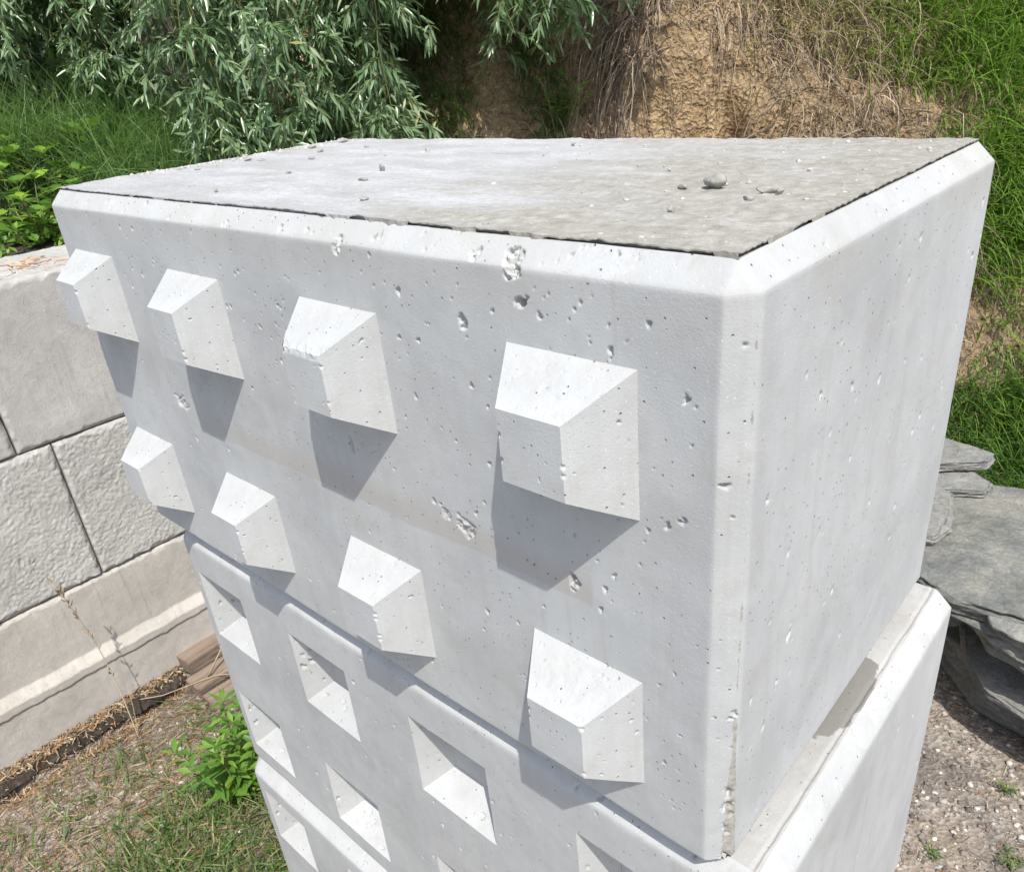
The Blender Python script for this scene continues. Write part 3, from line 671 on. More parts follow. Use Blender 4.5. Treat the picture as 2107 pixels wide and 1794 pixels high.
push = (lump + gully)[:, None] * (-FW * 0.85 + np.array([0, 0, 0.5])) * np.clip((v - 2.40) * 6, 0, 1)[:, None] * np.clip((9 - v) / 4, 0, 1)[:, None]
BP = P + push
bank = mesh_np('bank', BP, grid_faces(len(us), len(vv)), bank_mat()); tag(bank, kind='structure')
def bank_point(u, v):
    """surface point on the bank (approximately, including its lumps)"""
    z = bank_z(u, v); P = uvz(u, v, z); lump = 0.060 * fbm(P * 3.2, 4, 61)
    return P + lump[:, None] * (-FW * 0.85 + np.array([0, 0, 0.5]))

# raised terrace behind the retaining wall
xs = np.unique(np.concatenate([np.linspace(-30, -3.4, 12), np.linspace(-3.4, XW - TW + 0.02, 70)])); ys = np.unique(np.concatenate([np.linspace(-10, -1.2, 8), np.linspace(-1.2, 3.2, 110), np.linspace(3.2, 20, 10)]))
U, V = np.meshgrid(xs, ys); P = np.stack([U.ravel(), V.ravel(), 0.235 + 0.03 * fbm(np.stack([U.ravel() * 2, V.ravel() * 2, U.ravel() * 0], -1), 3, 8)], -1)
terr = mesh_np('terrace', P, grid_faces(len(xs), len(ys)), M_soil); tag(terr, kind='structure')

# ------------------------------------------------------------------ vegetation generators (vectorised)
def norm(v): return v / np.maximum(np.linalg.norm(v, axis=-1, keepdims=True), 1e-9)
def blades(A, P, up, lean, L, w, bend, rng, segs=5, attr=None, taper=1.0):
    """grass blades: root P, start direction up, bending towards lean"""
    n = len(P); t = np.linspace(0, 1, segs + 1)
    side = norm(np.cross(lean + 1e-3 * rng.normal(size=(n, 3)), up)); V = []
    for k, tt in enumerate(t):
        c = P + up * (L * (tt - 0.35 * bend * tt * tt))[:, None] + lean * (L * bend * tt * tt * 0.75)[:, None] + np.array([0, 0, -1.0]) * (L * bend ** 2 * 0.30 * tt ** 3)[:, None]
        ww = w * (1 - tt ** 2 * taper) * (0.55 + 0.45 * min(1, tt * 4)) * 0.5
        V.append(c - side * ww[:, None]); V.append(c + side * ww[:, None])
    V = np.stack(V, 1).reshape(-1, 3); m = 2 * (segs + 1)
    f = np.array([[2 * k, 2 * k + 1, 2 * k + 3, 2 * k + 2] for k in range(segs)]); F = (np.arange(n)[:, None, None] * m + f).reshape(-1, 4)
    a = rng.random(n) if attr is None else attr
    A.add(V, F, np.repeat(a, m))
def leaves(A, P, d, nrm, L, w, droop, rng, attr=None, fold=0.15, wide=0.35):
    """folded pointed leaves"""
    n = len(P); d = norm(d); s = norm(np.cross(d, nrm)); up = norm(np.cross(s, d)); V = []
    def pt(t, x, z):
        return P + d * (L * t)[:, None] + s * (w * x)[:, None] + up * (w * z)[:, None] + np.array([0, 0, -1.0]) * (L * droop * t * t)[:, None]
    V = [pt(0, 0, 0), pt(wide, -0.5, fold), pt(wide, 0, 0), pt(wide, 0.5, fold), pt(0.7, -0.34, fold * .8), pt(0.7, 0, 0), pt(0.7, 0.34, fold * .8), pt(1.0, 0, 0)]
    V = np.stack(V, 1).reshape(-1, 3)
    tr = np.array([[0, 2, 1], [0, 3, 2], [4, 5, 7], [5, 6, 7]]); qd = np.array([[1, 2, 5, 4], [2, 3, 6, 5]])
    k = np.arange(n)[:, None, None] * 8
    a = rng.random(n) if attr is None else attr
    A.add(V, [(k + tr).reshape(-1, 3), (k + qd).reshape(-1, 4)], np.repeat(a, 8))
def tube(A, pts, r0, r1, sides=5, attr=0.5):
    pts = np.asarray(pts, float); n = len(pts); T = np.gradient(pts, axis=0); T = norm(T)
    ref = np.array([0.3, 0.5, 0.81]); s = norm(np.cross(T, ref)); b = np.cross(T, s); r = np.linspace(r0, r1, n)
    a = np.linspace(0, 2 * np.pi, sides, endpoint=False)
    V = pts[:, None, :] + r[:, None, None] * (np.cos(a)[None, :, None] * s[:, None, :] + np.sin(a)[None, :, None] * b[:, None, :])
    i = np.arange(n * sides).reshape(n, sides); j = np.roll(i, -1, 1)
    A.add(V.reshape(-1, 3), np.stack([i[:-1], j[:-1], j[1:], i[1:]], -1).reshape(-1, 4), attr)

M_willow = leaf_mat('willow_leaf', [(0.0, (0.06, 0.13, 0.05)), (0.4, (0.17, 0.28, 0.13)), (0.75, (0.33, 0.44, 0.25)), (0.93, (0.42, 0.50, 0.30)), (1.0, (0.42, 0.40, 0.14))], 0.30, 0.36, 0.8)
M_grassg = leaf_mat('green_grass', [(0.0, (0.06, 0.13, 0.03)), (0.5, (0.12, 0.21, 0.055)), (0.8, (0.20, 0.28, 0.09)), (1.0, (0.42, 0.36, 0.20))], 0.5, 0.35, 0.35)
M_grassb = leaf_mat('bank_grass', [(0.0, (0.10, 0.21, 0.02)), (0.40, (0.20, 0.34, 0.045)), (0.58, (0.27, 0.30, 0.08)), (0.70, (0.36, 0.28, 0.15)), (1.0, (0.42, 0.34, 0.20))], 0.6, 0.35, 0.3)
M_herb = leaf_mat('bank_herb', [(0.0, (0.035, 0.09, 0.02)), (1.0, (0.09, 0.18, 0.035))], 0.5, 0.3, 0.4)
M_bright = leaf_mat('bright_leaf', [(0.0, (0.08, 0.19, 0.028)), (0.6, (0.16, 0.31, 0.045)), (1.0, (0.27, 0.42, 0.08))], 0.45, 0.35, 0.4)
M_broad = leaf_mat('broad_leaf', [(0.0, (0.08, 0.19, 0.03)), (0.6, (0.17, 0.32, 0.045)), (1.0, (0.30, 0.45, 0.05))], 0.45, 0.35, 0.4)
M_blue = leaf_mat('tall_grass_leaf', [(0.0, (0.07, 0.16, 0.045)), (0.6, (0.16, 0.29, 0.09)), (1.0, (0.32, 0.42, 0.18))], 0.42, 0.35, 0.5)
M_straw = attr_mat('dry_straw', [(0.0, (0.09, 0.06, 0.035)), (0.3, (0.24, 0.175, 0.11)), (0.6, (0.42, 0.33, 0.215)), (0.86, (0.58, 0.48, 0.34)), (1.0, (0.46, 0.22, 0.09))], 0.8, 0.3)
M_root = attr_mat('dry_root', [(0.0, (0.17, 0.12, 0.08)), (0.5, (0.32, 0.25, 0.18)), (1.0, (0.50, 0.42, 0.32))], 0.85, 0.2)
M_bark = stone_mat('bark', (0.10, 0.08, 0.06), (0.18, 0.15, 0.12), (0.28, 0.25, 0.2), 20, 0.01)
M_twig = attr_mat('green_twig', [(0.0, (0.10, 0.09, 0.04)), (1.0, (0.20, 0.22, 0.08))], 0.6, 0.3)
M_gravel = attr_mat('gravel_stone', [(0.0, (0.10, 0.09, 0.085)), (0.45, (0.26, 0.23, 0.20)), (0.8, (0.45, 0.41, 0.36)), (1.0, (0.66, 0.62, 0.55))], 0.85, 0.25)

# ------------------------------------------------------------------ willow: trunk, limbs and hanging branches
rng = np.random.default_rng(77)
base = uvz(-1.55, 3.9, 0.15)
willow = empty('willow_tree', tuple(base), 'drooping willow with narrow glossy leaves overhanging the left of the bank', 'tree')
wl = np.array(willow.location)
T = Acc(); top = uvz(-1.1, 3.75, 2.6)
tt = np.linspace(0, 1, 14)[:, None]; tp = base * (1 - tt) + top * tt + np.stack([0.08 * np.sin(tt[:, 0] * 5), 0.06 * np.cos(tt[:, 0] * 4), 0 * tt[:, 0]], -1)
tube(T, tp - np.array([0, 0, 0.3]), 0.13, 0.07, 12)
for k in range(11):
    s = tp[rng.integers(5, 13)]; e = uvz(rng.uniform(-2.8, 0.45), rng.uniform(2.9, 3.9), rng.uniform(1.9, 2.6)); t2 = np.linspace(0, 1, 9)[:, None]
    tube(T, s * (1 - t2) + e * t2 + np.array([0, 0, 1.0]) * 0.25 * np.sin(t2 * np.pi), 0.045, 0.012, 7)
T.obj('trunk', M_bark, willow, loc=None).location = (0, 0, 0)
for o in willow.children: o.matrix_parent_inverse = Matrix.Translation(-Vector(willow.location))
def hanging(start, end, sway, ntw, rng, dens=1.0, tw=(0.09, 0.24), ll=(0.034, 0.064)):
    st, lf = Acc(), Acc(); t = np.linspace(0, 1, 16); L = np.linalg.norm(end - start)
    pts = start * (1 - t)[:, None] + end * t[:, None] + sway[None] * np.sin(t * np.pi)[:, None] * 0.5 + rng.normal(0, 0.012, (16, 3))
    tube(st, pts, 0.004, 0.0014, 4, rng.random())
    for k in range(ntw):
        s = rng.uniform(0.08, 1.0) ** 0.8; i = min(14, int(s * 15)); p = pts[i] + (pts[i + 1] - pts[i]) * (s * 15 - i)
        a = rng.uniform(0, 2 * np.pi); d = np.array([math.cos(a), math.sin(a), rng.uniform(-0.3, 0.4)]); l = rng.uniform(*tw) * (1.15 - 0.5 * s)
        q = np.linspace(0, 1, 7)[:, None]; tp_ = p + d * l * q * 0.95 + np.array([0, 0, -1.0]) * l * 0.6 * q ** 1.8
        tube(st, tp_, 0.0018, 0.0008, 3, rng.random())
        m = max(6, int(l / 0.0072 * dens)); x = rng.uniform(0.05, 1, m); P = np.stack([np.interp(x, q[:, 0], tp_[:, c]) for c in range(3)], -1)
        td = norm(np.stack([np.interp(x, q[:, 0], np.gradient(tp_[:, c])) for c in range(3)], -1))
        ld = norm(td * 0.75 + rng.normal(0, 0.55, (m, 3)) + np.array([0, 0, -0.22])); nn = norm(rng.normal(0, 0.55, (m, 3)) + np.array([0.25, -0.3, 0.8]))
        leaves(lf, P, ld, nn, rng.uniform(*ll, m) * 0.98, rng.uniform(0.0085, 0.0130, m), rng.uniform(0.0, 0.35, m), rng, np.clip(rng.beta(2, 2, m) * 0.8 + rng.normal(0.05, 0.08) + 0.12 * (x > 0.9), 0, 1), 0.18, 0.38)
    return st, lf
def add_branch(st, lf):
    o = st.obj('branch', M_twig, willow, smooth=True); o.matrix_parent_inverse = Matrix.Translation(-Vector(willow.location))
    f = lf.obj('leaves', M_willow, o, smooth=True)
def lower_edge(u):
    """height at which the hanging twigs end, along the bank"""
    return np.interp(u, [-2.3, -1.75, -1.45, -1.2, -0.95, -0.4, -0.25, 0.0, 0.2, 0.45, 0.62], [0.80, 0.72, 0.55, 0.30, 0.15, 0.20, 0.30, 0.62, 0.62, 0.72, 0.80])
nb = 0
for k in range(98):
    if k >= 92: u = (0.06, 0.15, 0.24, 0.33, 0.42, 0.50)[k - 92]; v = 2.95 + 0.05 * (k % 3)
    elif k >= 84: u = rng.uniform(-2.2, -1.15); v = rng.uniform(3.35, 3.7)
    elif k < 62: u = rng.uniform(-2.25, -0.30); v = (rng.uniform(2.75, 3.35) if k % 3 else rng.uniform(3.3, 3.8)) if u > -1.15 else rng.uniform(3.35, 4.0)
    elif k < 76: u = rng.normal(-0.55, 0.16); v = rng.uniform(2.7, 3.2)
    else: u = rng.uniform(0.02, 0.46); v = rng.uniform(2.8, 3.2)
    u *= v / 3.1
    zl = float(lower_edge(u * 3.1 / v)) + rng.uniform(-0.05, 0.28)
    zt_ = rng.uniform(1.45, 1.75)
    s = uvz(u + rng.uniform(-0.12, 0.12), v + rng.uniform(0.0, 0.2), zt_); e = uvz(u, v, zl + 0.08)
    st, lf = hanging(s, e, rng.normal(0, 0.08, 3), int(11 + (zt_ - zl) * 11), rng); add_branch(st, lf)
# a bright spray of young shoots near the rear edge of the top block
# crown out of view: leaf masses added to shade the bank
A = Acc(); n = 9500; u = rng.uniform(-3.0, 0.75, n); v = rng.uniform(3.45, 5.2, n); z = 1.45 + 1.3 * rng.random(n) + 0.1 * np.sin(u * 5)
keep = (u < 0.55 + 0.12 * np.sin(z * 11)) & (fbm(np.stack([u, v, z], -1) * 1.8, 3, 4) > -0.45); P = uvz(u, v, z)[keep]; n = len(P)
leaves(A, P, norm(rng.normal(0, 0.6, (n, 3)) + np.array([0, 0, -0.6])), norm(rng.normal(0, 0.6, (n, 3)) + np.array([0, 0, 0.8])), rng.uniform(0.10, 0.17, n), rng.uniform(0.03, 0.05, n), rng.uniform(0, .3, n), rng)
n = 5200; u = rng.uniform(-0.55, 0.74, n); v = rng.uniform(2.95, 3.5, n); z = 1.0 + 0.75 * rng.random(n) + 0.25 * (v - 2.95)
keep = (u < 0.60 + 0.10 * np.sin(z * 13) + 0.05 * np.sin(v * 30)) & (fbm(np.stack([u, v, z], -1) * 4.5, 3, 44) > -0.55); P = uvz(u, v, z)[keep]; n = len(P)
leaves(A, P, norm(rng.normal(0, 0.5, (n, 3)) + np.array([0, 0, -0.7])), norm(rng.normal(0, 0.5, (n, 3)) + np.array([0.4, -0.3, 0.7])), rng.uniform(0.07, 0.12, n), rng.uniform(0.02, 0.034, n), rng.uniform(0, .3, n), rng)
o = A.obj('shade_crown', M_willow, willow); o.matrix_parent_inverse = Matrix.Translation(-Vector(willow.location))

# far shrubs that close the view behind the willow
A = Acc(); n = 16000; u = rng.uniform(-6.5, 0.2, n); v = 4.6 + rng.uniform(0, 1.6, n) + 0.25 * np.abs(u + 1); z = 0.1 + rng.random(n) * 2.6
keep = fbm(np.stack([u, v, z], -1) * 2.2, 3, 15) > -0.35; P = uvz(u, v, z)[keep]; n = len(P)
leaves(A, P, norm(rng.normal(0, 1, (n, 3)) + np.array([0, 0, -0.4])), norm(rng.normal(0, 0.7, (n, 3)) + np.array([0, 0, 0.8])), rng.uniform(0.08, 0.16, n), rng.uniform(0.03, 0.06, n), rng.uniform(0, .3, n), rng)
n = 9000; u = rng.uniform(-3.4, -0.7, n); v = rng.uniform(3.75, 4.7, n); z = 0.15 + rng.random(n) * 0.75; P = uvz(u, v, z)
leaves(A, P, norm(rng.normal(0, 1, (n, 3)) + np.array([0, 0, -0.4])), norm(rng.normal(0, 0.7, (n, 3)) + np.array([0, 0, 0.8])), rng.uniform(0.06, 0.11, n), rng.uniform(0.02, 0.04, n), rng.uniform(0, .3, n), rng, rng.random(n) * 0.4)
n = 15000; u = rng.uniform(-4.2, -0.9, n); v = rng.uniform(4.1, 5.0, n); z = 0.6 + rng.random(n) * 1.3; P = uvz(u, v, z)
leaves(A, P, norm(rng.normal(0, 1, (n, 3)) + np.array([0, 0, -0.4])), norm(rng.normal(0, 0.7, (n, 3)) + np.array([0, 0, 0.8])), rng.uniform(0.06, 0.11, n), rng.uniform(0.02, 0.04, n), rng.uniform(0, .3, n), rng, rng.random(n) * 0.5)
tag(A.obj('thicket', M_willow), 'dark thicket closing the view behind the willow', 'thicket', kind='stuff')

# ------------------------------------------------------------------ bank plants: grass, herbs, dry stems, roots
def jit(n, s): return rng.normal(0, s, (n, 3))
OUT = -FW
A = Acc(); n = 66000
u = rng.uniform(1.0, 2.9, n); v = rng.uniform(2.6, 4.2, n)
dens = np.clip((u - 1.42 - 0.28 * (v < 3.5) + 0.10 * np.sin(v * 14)) / 0.35, 0.03, 1) * (0.35 + 0.65 * (fbm(np.stack([u * 3, v * 3, u * 0], -1), 3, 9) > -0.15)) * np.where((v > 2.88) & (v < 3.08) & (u < 2.35), 0.2, 1)
dens = np.maximum(dens, np.where(v > 3.45, np.clip((u - 1.0) / 0.7, 0.1, 1), 0)); k = rng.random(n) < dens; u, v = u[k], v[k]; P = bank_point(u, v); n = len(P)
hue = np.clip(rng.normal(np.interp(u, [1.25, 1.55, 1.8, 2.0], [0.85, 0.66, 0.34, 0.15]), 0.18), 0, 1)
blades(A, P, norm(np.array([0, 0, 0.8]) + OUT * 0.55 + jit(n, 0.28)), norm(OUT * 0.6 + np.array([0, 0, -0.35]) + jit(n, 0.5)), rng.uniform(0.05, 0.19, n) * np.interp(u, [1.7, 2.0], [1.0, 1.35]), rng.uniform(0.004, 0.0085, n), rng.uniform(0.3, 1.1, n), rng, 5, hue)
tag(A.obj('bank_grass', M_grassb), 'green and yellowing grass on the right part of the bank', 'grass', kind='stuff')
# dense green herb mat low on the right above the slabs
A = Acc(); n = 5200; u = rng.uniform(1.35, 2.75, n); v = rng.uniform(2.40, 2.86, n); P = bank_point(u, v) + np.array([0, 0, 1.0]) * (rng.uniform(0, 0.16, n))[:, None] + OUT * (rng.uniform(0, 0.10, n))[:, None]
for q in range(7):
    a = rng.uniform(0, 6.28, n); d = np.stack([np.cos(a), np.sin(a), rng.uniform(-0.1, 0.9, n)], -1)
    leaves(A, P + jit(n, 0.006), d, norm(jit(n, 0.4) + np.array([0, 0, 1])), rng.uniform(0.018, 0.038, n), rng.uniform(0.003, 0.0055, n), rng.uniform(0, 0.4, n), rng, None, 0.1, 0.4)
blades(A, P, norm(np.array([0, 0, 1]) + jit(n, 0.3)), norm(OUT + jit(n, 0.6)), rng.uniform(0.05, 0.14, n), rng.uniform(0.002, 0.004, n), rng.uniform(0.2, 0.9, n), rng, 4)
tag(A.obj('herb_mat', M_herb), 'dense dark green bedstraw-like herbs growing behind the slate slabs', 'herbs', kind='stuff')
# scrub at top of the shaded bank between the willow sprays
A = Acc(); n = 14000; u = rng.uniform(-0.5, 0.72, n); v = rng.uniform(3.22, 4.2, n); k = ((fbm(np.stack([u * 5, v * 5, u * 0], -1), 3, 70) > -0.05) & (u < 0.32)) | (v > 3.48); u, v = u[k], v[k]; n = len(u); P = bank_point(u, v)
blades(A, P, norm(np.array([0, 0, 0.8]) + OUT * 0.5 + jit(n, 0.4)), norm(OUT + np.array([0, 0, -0.4]) + jit(n, 0.6)), rng.uniform(0.06, 0.22, n), rng.uniform(0.003, 0.007, n), rng.uniform(0.3, 1.2, n), rng, 5, rng.random(n) * 0.6)
tag(A.obj('shade_grass', M_grassg), 'dark grass hanging over the shaded middle of the bank', 'grass', kind='stuff')
# dry stems and roots hanging down the clay
A = Acc()
def strand(u, v, l, dirx, hang, seg=8, r=0.0016):
    p = bank_point(np.array([u]), np.array([v]))[0] + OUT * 0.015; pts = [p]; d = norm(OUT * 0.5 + RT * dirx + np.array([0, 0, rng.uniform(-0.3, 0.6)]))
    for q in range(seg):
        d = norm(d + np.array([0, 0, -hang]) + rng.normal(0, 0.16, 3) - OUT * 0.10 * q * 0.3); p = p + d * l / seg
        rel = p - C0; uu, vv_ = rel @ RT, rel @ FW; zb_ = bank_z(uu, vv_) + 0.03
        if p[2] < zb_: p = p + OUT * min(0.06, (zb_ - p[2]) * 0.5) 
        pts.append(p)
    tube(A, pts, r, r * 0.4, 3, rng.random())
for k in range(1500):
    g = rng.random()
    if g < 0.09: strand(rng.normal(0.60, 0.06), rng.uniform(3.36, 3.52), rng.uniform(0.25, 0.5), rng.normal(-0.55, 0.35), 0.36, 9, 0.0024)
    elif g < 0.30: strand(rng.uniform(0.65, 1.2), rng.uniform(3.42, 3.62), rng.uniform(0.1, 0.4), rng.normal(0, 0.6), 0.45, 8, rng.uniform(0.0012, 0.003))
    elif g < 0.84: strand(rng.uniform(1.05, 1.85), rng.uniform(3.05, 3.65), rng.uniform(0.08, 0.38), rng.normal(0, 0.9), 0.25, 7, rng.uniform(0.0012, 0.0036))
    elif g < 0.9: strand(rng.uniform(1.8, 2.4), rng.uniform(2.85, 3.2), rng.uniform(0.1, 0.3), rng.normal(0, 0.7), 0.3, 7, 0.0014)
    else: strand(rng.uniform(-0.3, 0.6), rng.uniform(3.2, 3.5), rng.uniform(0.1, 0.4), rng.normal(0.3, 0.5), 0.35)
tag(A.obj('dry_roots', M_root), 'tangled dry roots and stems hanging down the eroded clay face', 'roots', kind='stuff')
A = Acc(); n = 15000; u = rng.uniform(0.7, 2.3, n); v = rng.uniform(2.95, 3.9, n)
k = rng.random(n) < np.clip((u - 1.18) / 0.15, 0.0, 1) * 1.0 + (v > 3.46) * 0.85; u, v = u[k], v[k]; P = bank_point(u, v) + jit(len(u), 0.008); n = len(P)
blades(A, P, norm(np.array([0, 0, 0.15]) + OUT * 0.6 + jit(n, 0.8)), norm(OUT * 0.4 + np.array([0, 0, -0.9]) + jit(n, 0.4)), rng.uniform(0.03, 0.12, n), rng.uniform(0.002, 0.0055, n), rng.uniform(0.5, 1.3, n), rng, 4, rng.random(n) * 0.85)
tag(A.obj('dry_grass', M_straw), 'matted dead grass clinging to the brow and right side of the clay face', 'dry grass', kind='stuff')

# ------------------------------------------------------------------ tall grass and leafy plants left, behind the wall
A = Acc(); n = 7500; r = rng.uniform(3.2, 3.95, n); px = rng.uniform(-0.10, 0.46, n)          # arching tussock grass
ang = np.radians(163 - 20 * px / 0.46) + rng.normal(0, 0.03, n); r = np.where((ang > np.radians(159.5)) & (r < 3.55), r + 0.4, r); P = np.stack([CAM[0] + r * np.cos(ang) , CAM[1] + r * np.sin(ang), np.full(n, 0.24)], -1)
P[:, 2] += np.clip((r - 3.1) * 0.2, 0, 0.2)
ln = norm(np.stack([rng.normal(0.35, 0.5, n), rng.normal(-0.1, 0.5, n), rng.normal(0, 0.1, n)], -1))
blades(A, P, norm(np.array([0, 0, 1.0]) + jit(n, 0.22)), ln, rng.uniform(0.25, 0.55, n) * np.interp(px, [0, 0.3, 0.46], [1.1, 0.95, 0.6]), rng.uniform(0.003, 0.0062, n), rng.uniform(0.35, 1.15, n), rng, 7)
tag(A.obj('tall_grass', M_blue), 'tall arching grass growing behind the wall under the willow', 'grass', kind='stuff')
A = Acc(); n = 2600; x = rng.uniform(-2.5, -1.72, n); y = rng.uniform(0.0, 1.3, n); z = 0.24 + rng.random(n) * 0.10
leaves(A, np.stack([x, y, z], -1), norm(jit(n, 1) + np.array([0, 0, 0.2])), norm(jit(n, 0.4) + np.array([0, 0, 1])), rng.uniform(0.02, 0.045, n), rng.uniform(0.010, 0.025, n), rng.uniform(0, .4, n), rng, None, 0.08, 0.45)
tag(A.obj('ground_cover', M_broad), 'low bright green ground cover behind the wall', 'ground cover', kind='stuff')
def leafy(name, loc, h, nst, label, mat, L, wd, seed, spread=0.12, cat='plant', group=None, tiers=5, droop=0.25, rise=0.35):
    r = np.random.default_rng(seed); root = empty(name, loc, label, cat, group); S, F = Acc(), Acc()
    for k in range(nst):
        a = r.uniform(0, 6.28); off = np.array([math.cos(a), math.sin(a), 0]) * spread * r.uniform(0.2, 1); hh = h * r.uniform(0.65, 1.05)
        t = np.linspace(0, 1, 8)[:, None]; pts = off * 0.3 + (off * t ** 1.4) + np.array([0, 0, 1.0]) * hh * t + r.normal(0, 0.003, (8, 3))
        tube(S, pts, 0.003, 0.0015, 5, r.random())
        for q in range(tiers):
            s = 0.25 + 0.75 * q / (tiers - 1); p = pts[min(7, int(s * 7))]; m = 2 + (q % 2) if q < tiers - 1 else 5; a0 = r.uniform(0, 6.28)
            aa = a0 + np.arange(m) * 2 * np.pi / m + r.normal(0, 0.2, m); d = np.stack([np.cos(aa), np.sin(aa), r.normal(rise + 0.3 * (q == tiers - 1), 0.15, m)], -1)
            sc = (0.6 + 0.5 * math.sin(np.pi * min(s, 0.85)))
            leaves(F, np.repeat(p[None], m, 0), d, norm(r.normal(0, 0.2, (m, 3)) + np.array([0, 0, 1.0])), r.uniform(*L, m) * sc, r.uniform(*wd, m) * sc, r.uniform(0.3, 1.0, m) * droop, r, None, 0.12, 0.42)
    S.obj('stem', M_twig, root); F.obj('leaves', mat, root); return root
leafy('nettle', (-2.05, 0.815, 0.24), 0.36, 4, 'light green broad-leaved nettle standing in the tall grass by the willow', M_bright, (0.07, 0.11), (0.032, 0.05), 3, 0.06)
G2 = 'bramble-like plants behind the wall'
leafy('leafy_plant', (-1.84, 0.475, 0.24), 0.22, 8, 'yellow green round-leaved plant at the left edge just behind the wall', M_broad, (0.05, 0.075), (0.036, 0.055), 4, 0.13, group=G2, tiers=4)
leafy('leafy_plant', (-1.98, 0.615, 0.24), 0.31, 9, 'darker round-leaved plant leaning out under the tall grass', M_broad, (0.055, 0.08), (0.04, 0.06), 5, 0.17, group=G2, tiers=4)
leafy('leafy_plant', (-1.79, 0.60, 0.24), 0.14, 8, 'low bright leafy plant touching the end of the studded block', M_broad, (0.035, 0.055), (0.026, 0.04), 6, 0.11, group=G2, tiers=3)
leafy('leafy_plant', (-2.20, 0.66, 0.24), 0.36, 8, 'tall dark round-leaved plant at the left edge behind the other two', M_broad, (0.05, 0.08), (0.035, 0.055), 14, 0.18, group=G2, tiers=5)
leafy('shrub_seedling', (-2.0, 0.98, 0.24), 0.30, 9, 'bushy green plant in the tall grass near the left rear of the top block', M_bright, (0.05, 0.08), (0.018, 0.03), 15, 0.16, tiers=6)
# stem arching over the plants, and orange dead leaves on the wall top
A = Acc(); n = 60; P = np.stack([rng.normal(-1.42, 0.05, n), rng.normal(0.29, 0.05, n), 0.274 + rng.random(n) * 0.012], -1)
blades(A, P, norm(jit(n, 1) * np.array([1, 1, 0.12])), norm(jit(n, 1)), rng.uniform(0.015, 0.05, n), rng.uniform(0.003, 0.008, n), rng.uniform(0.1, 0.5, n), rng, 3, rng.uniform(0.85, 1, n))
tag(A.obj('dead_leaves', M_straw), 'small pile of orange dead leaves on top of the wall', 'dead leaves', kind='stuff')
# green plants on the clay
pb = bank_point(np.array([0.27]), np.array([3.27]))[0]
leafy('young_plant', tuple(pb), 0.22, 16, 'small bright green feathery plant at the foot of the shaded clay face', M_bright, (0.025, 0.045), (0.007, 0.012), 8, 0.13, tiers=8)

# ------------------------------------------------------------------ yard floor left: weeds, litter, gravel
leafy('weed', (-0.60, 0.115, -1.2), 0.30, 13, 'bright green lance-leaved weed growing against the foot of the stack', M_bright, (0.05, 0.085), (0.014, 0.022), 9, 0.11, tiers=7, droop=0.35)
leafy('weed', (-0.74, 0.235, -1.2), 0.18, 4, 'smaller lance-leaved weed behind the larger one', M_bright, (0.04, 0.06), (0.012, 0.018), 10, 0.07, tiers=5, droop=0.3)
A = Acc(); n = 25000; x = rng.uniform(-1.22, -0.10, n); y = rng.uniform(-0.75, 0.65, n)
d1 = fbm(np.stack([x * 5, y * 5, x * 0], -1), 3, 33); dens = np.clip((x + 1.15) / 0.55, 0.05, 1) ** 1.3 * np.where(d1 > -0.2, 1, 0.35); k = rng.random(n) < dens; x, y = x[k], y[k]; n = len(x)
P = np.stack([x, y, gh(x, y) - 0.003], -1)
blades(A, P, norm(np.array([0, 0, 0.7]) + jit(n, 0.5)), norm(jit(n, 1) * np.array([1, 1, 0.3])), rng.uniform(0.03, 0.12, n), rng.uniform(0.003, 0.0062, n), rng.uniform(0.3, 1.2, n), rng, 5, np.clip(rng.normal(0.58, 0.3, n), 0, 1))
tag(A.obj('yard_grass', M_grassg), 'patchy green grass between the stack and the wall', 'grass', kind='stuff')
A = Acc(); n = 26000; x = rng.uniform(-1.26, -0.1, n); y = rng.uniform(-0.75, 0.7, n); P = np.stack([x, y, gh(x, y) + rng.random(n) * 0.012], -1)
blades(A, P, norm(jit(n, 1) * np.array([1, 1, 0.16]) + np.array([0, 0, 0.04])), norm(jit(n, 1) * np.array([1, 1, 0.2])), rng.uniform(0.015, 0.07, n), rng.uniform(0.0015, 0.0035, n), rng.uniform(0.05, 0.7, n), rng, 3, np.where(rng.random(n) < 0.14, 1.0, rng.random(n) * 0.85))
m = 2600; x = rng.uniform(0.62, 1.7, m); y = rng.uniform(0.75, 2.1, m); P = np.stack([x, y, gh(x, y) + rng.random(m) * 0.010], -1)
blades(A, P, norm(jit(m, 1) * np.array([1, 1, 0.12]) + np.array([0, 0, 0.03])), norm(jit(m, 1) * np.array([1, 1, 0.2])), rng.uniform(0.015, 0.08, m), rng.uniform(0.0012, 0.003, m), rng.uniform(0.05, 0.6, m), rng, 3, np.where(rng.random(m) < 0.2, 1.0, rng.random(m) * 0.85))
tag(A.obj('straw_litter', M_straw), 'dry straw and twigs littering the ground around the stack', 'litter', kind='stuff')
A = Acc(); n = 2600; x = rng.uniform(-1.28, -0.1, n); y = rng.uniform(-0.75, 0.7, n)
m = 5200; x = np.concatenate([x, rng.uniform(0.6, 1.75, m)]); y = np.concatenate([y, rng.uniform(0.70, 2.2, m)]); n = len(x)
scatter_rocks(A, np.stack([x, y, gh(x, y) + 0.001], -1), 0.0022 + 0.0085 * rng.random(n) ** 3.0, rng)
tag(A.obj('gravel', M_gravel, smooth=False), 'loose pale and dark gravel on the yard floor', 'gravel', kind='stuff')
